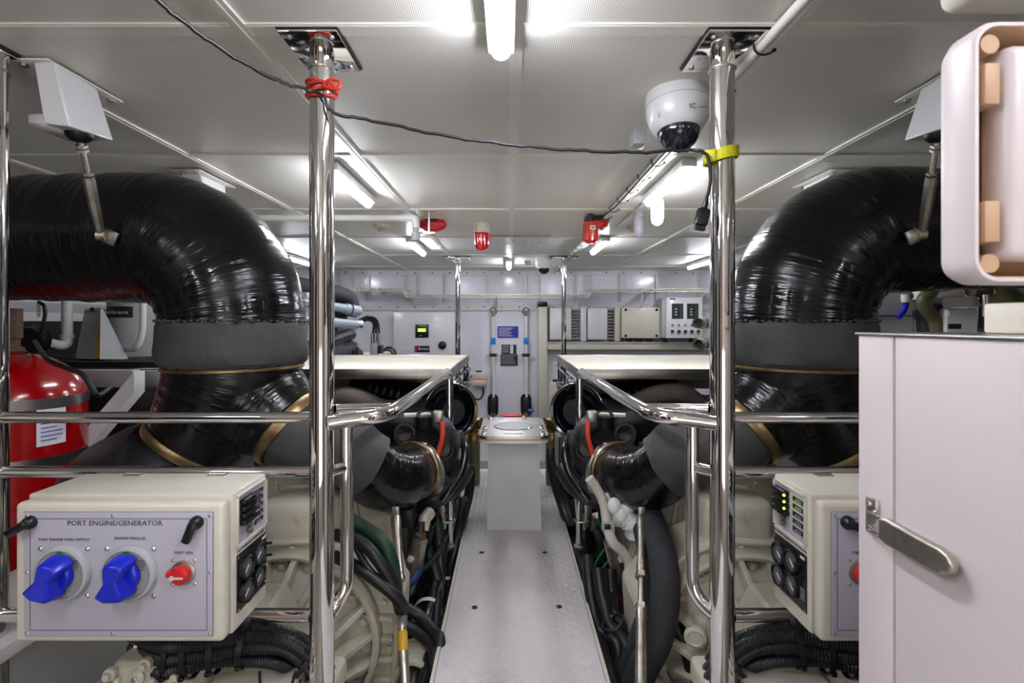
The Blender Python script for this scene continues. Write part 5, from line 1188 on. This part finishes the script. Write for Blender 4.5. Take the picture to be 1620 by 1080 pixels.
# floor level metal frames under the engines
for sd in (0, 1):
    MX = bool(sd); t = thing('engine_bed', ('long white engine bed girder on the left', 'long white engine bed girder on the right')[sd], 'girder', (-1.45, 2.5, -.8))
    MB().bb((-1.72, .2, .30), (-1.33, 3.3, .345), .012).build('top_flange', 'white', t)
    MB().bb((-1.42, .2, -.8), (-1.385, 3.3, .30)).build('web', 'grey_paint', t)
    tag(MB().bb((-.50, 1.2, -.8), (-.44, 5.0, -.45), .01).build('inner_girder', 'engine_cream'), ('inner cream girder under the left engine', 'inner cream girder under the right engine')[sd], 'girder'); MX = False
# ------------------------------------------------------------ left side of the room
t = thing('fire_bottle', 'big red fire suppression cylinder with steel straps at the left', 'fire cylinder', (-2.125, 2.15, -.8))
cx, cy = -2.125, 2.15; r = .262
prof = [(r, -.8), (r, .86)]+[(r*math.cos(a), .86+.215*math.sin(a)) for a in [PI/2*k/10 for k in range(1, 10)]]+[(.06, 1.076), (.045, 1.08)]
MB().lathe(prof, (cx, cy, 0), n=56).build('cylinder', 'fire_red', t)
for z in (.885, .645): MB().lathe([(r, -.022), (r+.004, -.022), (r+.004, .022), (r, .022)], (cx, cy, z), (.06, 0, 1), 48, cap=False).build('steel_strap', 'steel', t)
MB().lathe([(.05, 1.06), (.05, 1.09), (.036, 1.10), (.036, 1.13), (.044, 1.135), (.044, 1.26)], (cx, cy, 0), n=24).build('valve_neck', 'rust', t)
a = [cx+(r+.001)*math.sin(v) for v in (.0, .1)]
lb = MB(); n = 6; vs = []
for k in range(n+1):
    th = 1.08+.40*k/n
    for z in (.70, .855): vs.append((cx+(r+.0015)*math.sin(th), cy-(r+.0015)*math.cos(th), z))
lb.add(vs, [(2*k, 2*k+2, 2*k+3, 2*k+1) for k in range(n)]).build('label', 'paper', t)
for k in range(7):
    q = MB(); vs = []
    for j in range(5):
        th = 1.13+.30*j/4*(1 if k % 3 else .7)
        for z in (.72+k*.017, .724+k*.017): vs.append((cx+(r+.0025)*math.sin(th), cy-(r+.0025)*math.cos(th), z))
    q.add(vs, [(2*j, 2*j+2, 2*j+3, 2*j+1) for j in range(4)]).build('label_print', 'blue_label' if k < 5 else 'text', t, 0)
t = thing('drain_pipe', 'white plastic drain pipe with elbow behind the red cylinder', 'pipe', P(100, 545, 2.9))
MB().cyl(P(106, 455, 2.95), P(106, 536, 2.95), .027, n=18).build('pipe', 'pvc', t); MB().lathe([(.034, -.012), (.034, .012)], P(106, 532, 2.95), (0, 0, 1), 20).build('collar', 'pvc', t)
MB().tube(spl([P(106, 534, 2.95), P(105, 543, 2.93), P(96, 546, 2.9), P(80, 543, 2.85), P(70, 541, 2.8)], 5), .028, 18).build('elbow', 'pvc', t)
MB().tube([P(70, 541, 2.8), P(62, 538, 2.78), P(55, 535, 2.75)], [.03, .05, .055], 18).build('cup', 'pvc', t); MB().cyl(P(57, 537, 2.77), P(42, 540, 2.7), .075, n=22).build('valve_wheel', 'black', t)
MB().torus(P(84, 543, 2.85), (1, 0, .1), .03, .004, 18, 6).build('tie', 'black', t)
t = thing('air_cowl', 'grey sheet metal cowl with sloped sides under the left duct', 'cowl', P(160, 568, 3.0))
a = [P(119, 567, 2.9), P(205, 568, 2.9), P(200, 568, 3.3), P(125, 567, 3.3), P(134, 488, 3.0), P(163, 487, 3.0), P(163, 488, 3.3), P(136, 488, 3.3)]
b = [P(119, 567, 2.9), P(158, 568, 2.84), P(158, 568, 3.2), P(122, 567, 3.2), P(134, 489, 3.0), P(159, 488, 2.98), P(159, 489, 3.3), P(136, 489, 3.3)]
MB().hexa(b).build('front_panel', 'grey_paint', t); c = [P(158, 568, 2.84), P(203, 568, 3.0), P(200, 568, 3.3), P(160, 568, 3.2), P(159, 488, 2.98), P(164, 490, 3.0), P(164, 490, 3.2), P(160, 490, 3.2)]
MB().hexa(c).build('side_panel', 'grey_paint', t); MB().hexa([P(133, 491, 2.97), P(160, 490, 2.95), P(160, 490, 3.0), P(133, 491, 3.0), P(134, 487, 2.97), P(160, 486, 2.95), P(160, 486, 3.0), P(134, 487, 3.0)]).build('top_lip', 'white', t)
MB().hexa([P(151, 567, 2.83), P(158, 568, 2.82), P(158, 568, 2.85), P(151, 567, 2.86), P(157, 495, 2.96), P(159, 495, 2.95), P(159, 495, 2.98), P(157, 495, 2.98)]).build('rusty_seam', 'gold_yellow', t)
MB().bolt(P(146, 489, 2.95), (0, -1, 0), .01, .006).build('screw', 'dark', t)
t = thing('water_heater', 'steel cylindrical water heater with black and blue label', 'water heater', P(240, 565, 3.4))
MB().lathe([(.19, 0), (.2, .01), (.2, .42), (.18, .44)], P(240, 563, 3.5), n=40).build('tank', 'steel', t); MB().lathe([(.205, -.03), (.205, .02)], P(240, 563, 3.5), n=30).build('rusty_base', 'rust', t)
MB().lathe([(.135, 0), (.14, .01), (.14, .40)], P(212, 563, 3.25), n=32).build('front_shell', 'grey_paint', t)
q = MB(); c = P(212, 563, 3.25); vs = []
for k in range(9):
    th = -.9+1.5*k/8
    for z in (.245, .315): vs.append((c.x+.1415*math.sin(th), c.y-.1415*math.cos(th), c.z+z))
q.add(vs, [(2*k, 2*k+2, 2*k+3, 2*k+1) for k in range(8)]).build('label', 'black', t)
text('WATER HEATER', .024, (c.x-.0, c.y-.143, c.z+.275), FRONT, 'paper', t, sx=.8); MB().bb((c.x-.115, c.y-.12, c.z+.262), (c.x-.095, c.y-.112, c.z+.3)).build('label_mark', 'sky_blue', t)
hose('white hose looping down in front of the water heater', [P(226, 455, 3.0), P(226, 500, 3.0), P(224, 530, 3.0), P(214, 550, 3.0), P(200, 552, 3.05)], .018, 'pvc', name='white_hose')
hose('grey standpipe between the cowl and the water heater', [P(174, 560, 3.25), P(174, 505, 3.25), P(180, 494, 3.25), P(200, 492, 3.3)], .025, 'pipe_blue_grey', name='standpipe', cat='pipe', n=14)
hose('black cable hanging from the left duct to the drain pipe', [P(62, 478, 2.7), P(70, 484, 2.7), P(71, 500, 2.7), P(66, 520, 2.7), P(64, 528, 2.72)], .009, name='black_cable', cat='cable')
hose('black cable over the shoulder of the red cylinder', [P(55, 540, 2.3), P(75, 568, 2.0), P(105, 582, 1.95), P(130, 592, 1.95), P(145, 612, 1.95), P(156, 625, 1.98), P(175, 612, 2.2)], .009, name='black_cable', cat='cable')
t = thing('chain', 'short steel chain hanging behind the drain pipe', 'chain', P(61, 500, 2.9))
for k in range(6): MB().torus(P(61, 478+k*4.2, 2.9), (1, 0, 0) if k % 2 else (0, 1, 0), .009, .0025, 12, 5).build('link', 'worn_steel', t)
tag(MB().bb((-3.0, 2.75, .955), (-1.5, 3.9, .985)).build('black_shelf', 'dark'), 'black shelf carrying the cowl and the water heater', 'shelf')
tag(MB().bb((-2.9, 2.62, .866), (-1.45, 2.70, .95), .004).build('grey_beam', 'grey_paint'), 'weathered grey beam under the black shelf', 'beam')
q = MB(); a, b, c, d = P(212, 588, 2.35), P(212, 622, 2.35), P(60, 800, 2.2), P(40, 790, 2.2)
q.hexa([c, c+Vector((.0, .07, 0)), b+Vector((0, .07, 0)), b, d, d+Vector((0, .07, 0)), a+Vector((0, .07, 0)), a]); tag(q.build('diagonal_brace', 'white'), 'white diagonal steel brace beside the red cylinder', 'brace')
tag(MB().bb((-2.7, 2.50, .88), (-1.86, 2.55, .965), .004).build('support_plate', 'grey_paint'), 'grey plate behind the top of the diagonal brace', 'plate')
tag(MB().bb((-2.75, 2.56, .1), (-1.60, 2.60, .87), .004).build('dark_locker', 'charcoal'), 'dark panel behind the red cylinder and brace', 'panel')
def board(nm, y0, y1, za, zb, sx, m):
    x = sx*3.3; return struct(nm, MB().bb((x, y0, za), (x-sx*.05, y1, zb)), m)
board('trim_3', 2.6, 4.6, 1.34, 1.42, -1, 'white'); board('trim_4', 2.6, 5.2, 1.21, 1.27, -1, 'white'); board('trim_5', 2.6, 5.2, 1.27, 1.34, -1, 'grey_paint')
board('trim_6', 2.2, 6.5, 1.38, 1.46, 1, 'white'); board('trim_7', 2.2, 6.5, 1.27, 1.33, 1, 'white')
for sx, w_ in ((-1, wl), (1, wr)): struct('lining_panel', MB().bb((sx*3.3, 1.9, -.75), (sx*3.27, 7.2, 1.20)), 'dark', w_)  # added dark sheets putting shade into the lower side walls
# ------------------------------------------------------------ right side of the room
t = thing('air_box', 'light grey box with pitched top right of the right duct', 'air box', P(1430, 560, 2.6))
pol = [P(1348, 560, 2.6), P(1500, 560, 2.6), P(1500, 482, 2.6), P(1452, 461, 2.6), P(1395, 461, 2.6), P(1346, 494, 2.6)]
bevel(MB().prism([(p.x, p.z) for p in pol], .4, XZ(2.6)).build('case', 'light_grey', t), .006)
MB().bb((P(1353, 500, 2.59).x, 2.594, P(0, 500, 2.59).z), (P(1499, 500, 2.59).x, 2.6, P(0, 498.5, 2.59).z)).build('seam', 'charcoal', t)
for px, py in ((1496, 487), (1398, 464), (1449, 464)): MB().bolt(P(px, py, 2.6), (0, -1, 0), .009, .006).build('screw', 'worn_steel', t)
a, b = P(1420, 540, 2.56), P(1438, 461, 2.56)
tag(MB().bb(P(1440, 560, 2.75), P(1438, 462, 2.78)+Vector((.2, .1, 0)), .006).build('rear_panel', 'light_grey'), 'grey panel behind the pitched grey box', 'panel')
t = thing('valve', 'small brass and white valve above the blue hose', 'valve', P(1432, 475, 2.5))
MB().cyl(P(1433, 466, 2.5), P(1433, 478, 2.5), .02).build('body', 'pvc', t); MB().ball(P(1438, 468, 2.5), .02, n=12).build('handle', 'olive', t)
hose('short blue hose below the brass and white valve', [P(1434, 478, 2.52), P(1432, 486, 2.5), P(1428, 494, 2.5), P(1421, 503, 2.5)], .013, 'blue', name='blue_hose')
t = thing('water_unit', 'white moulded unit with two small labels left of the cream carton', 'water unit', P(1525, 540, 2.4))
MB().bb((P(1498, 0, 2.4).x, 2.4, P(0, 545, 2.4).z), (P(1548, 0, 2.4).x, 2.6, P(0, 487, 2.4).z), .012).build('body', 'white', t)
MB().hexa([P(1492, 487, 2.38), P(1553, 485, 2.38), P(1553, 485, 2.62), P(1492, 487, 2.62), P(1490, 470, 2.38), P(1545, 468, 2.38), P(1545, 468, 2.62), P(1490, 470, 2.62)]).build('hood', 'white', t)
MB().bb((P(1488, 0, 2.4).x, 2.42, P(0, 472, 2.4).z), (P(1535, 0, 2.4).x, 2.6, P(0, 440, 2.4).z), .01).build('head', 'pvc', t)
for py in (491, 512):
    MB().bb((P(1503, 0, 2.39).x, 2.394, P(0, py+8, 2.39).z), (P(1522, 0, 2.39).x, 2.401, P(0, py, 2.39).z)).build('label', 'paper' if py == 491 else 'charcoal', t)
hose('bronze pipe elbow left of the white moulded unit', [P(1486, 462, 2.45), P(1470, 465, 2.45), P(1461, 475, 2.45), P(1466, 490, 2.45), P(1480, 510, 2.45), P(1482, 560, 2.45)], .030, 'olive', name='bronze_elbow', cat='pipe', n=16)
hose('fat dark hose below the bronze elbow', [P(1466, 488, 2.5), P(1472, 505, 2.5), P(1475, 560, 2.5)], .06, 'charcoal', n=18)
t = thing('sea_strainer', 'mottled bronze strainer body above the cream carton', 'strainer', P(1585, 500, 2.4))
MB().tube([P(1536, 458, 2.4), P(1565, 460, 2.4)], .034, 16).build('inlet_pipe', 'olive', t); MB().torus(P(1562, 460, 2.4), (1, 0, 0), .036, .006, 18, 6).build('collar', 'brass', t)
MB().tube([P(1570, 455, 2.4), P(1585, 475, 2.4), P(1595, 510, 2.4)], [.05, .085, .11], 20).build('body', 'olive', t)
MB().cyl(P(1560, 466, 2.3), P(1560, 500, 2.3), .014).build('drain', 'steel', t)
tag(MB().bb(P(1600, 560, 2.5), P(1640, 455, 2.55)+Vector((.2, .2, 0)), .02).build('blue_grey_tank', 'pipe_blue_grey'), 'blue grey tank side at the far right above the carton', 'tank')
hose('dark blue hose behind the right leg of the black duct', [P(1235, 690, 2.6), P(1262, 712, 2.6), P(1290, 735, 2.6), P(1330, 790, 2.7)], .035, 'blue_hose', name='slanting_hose', n=16)
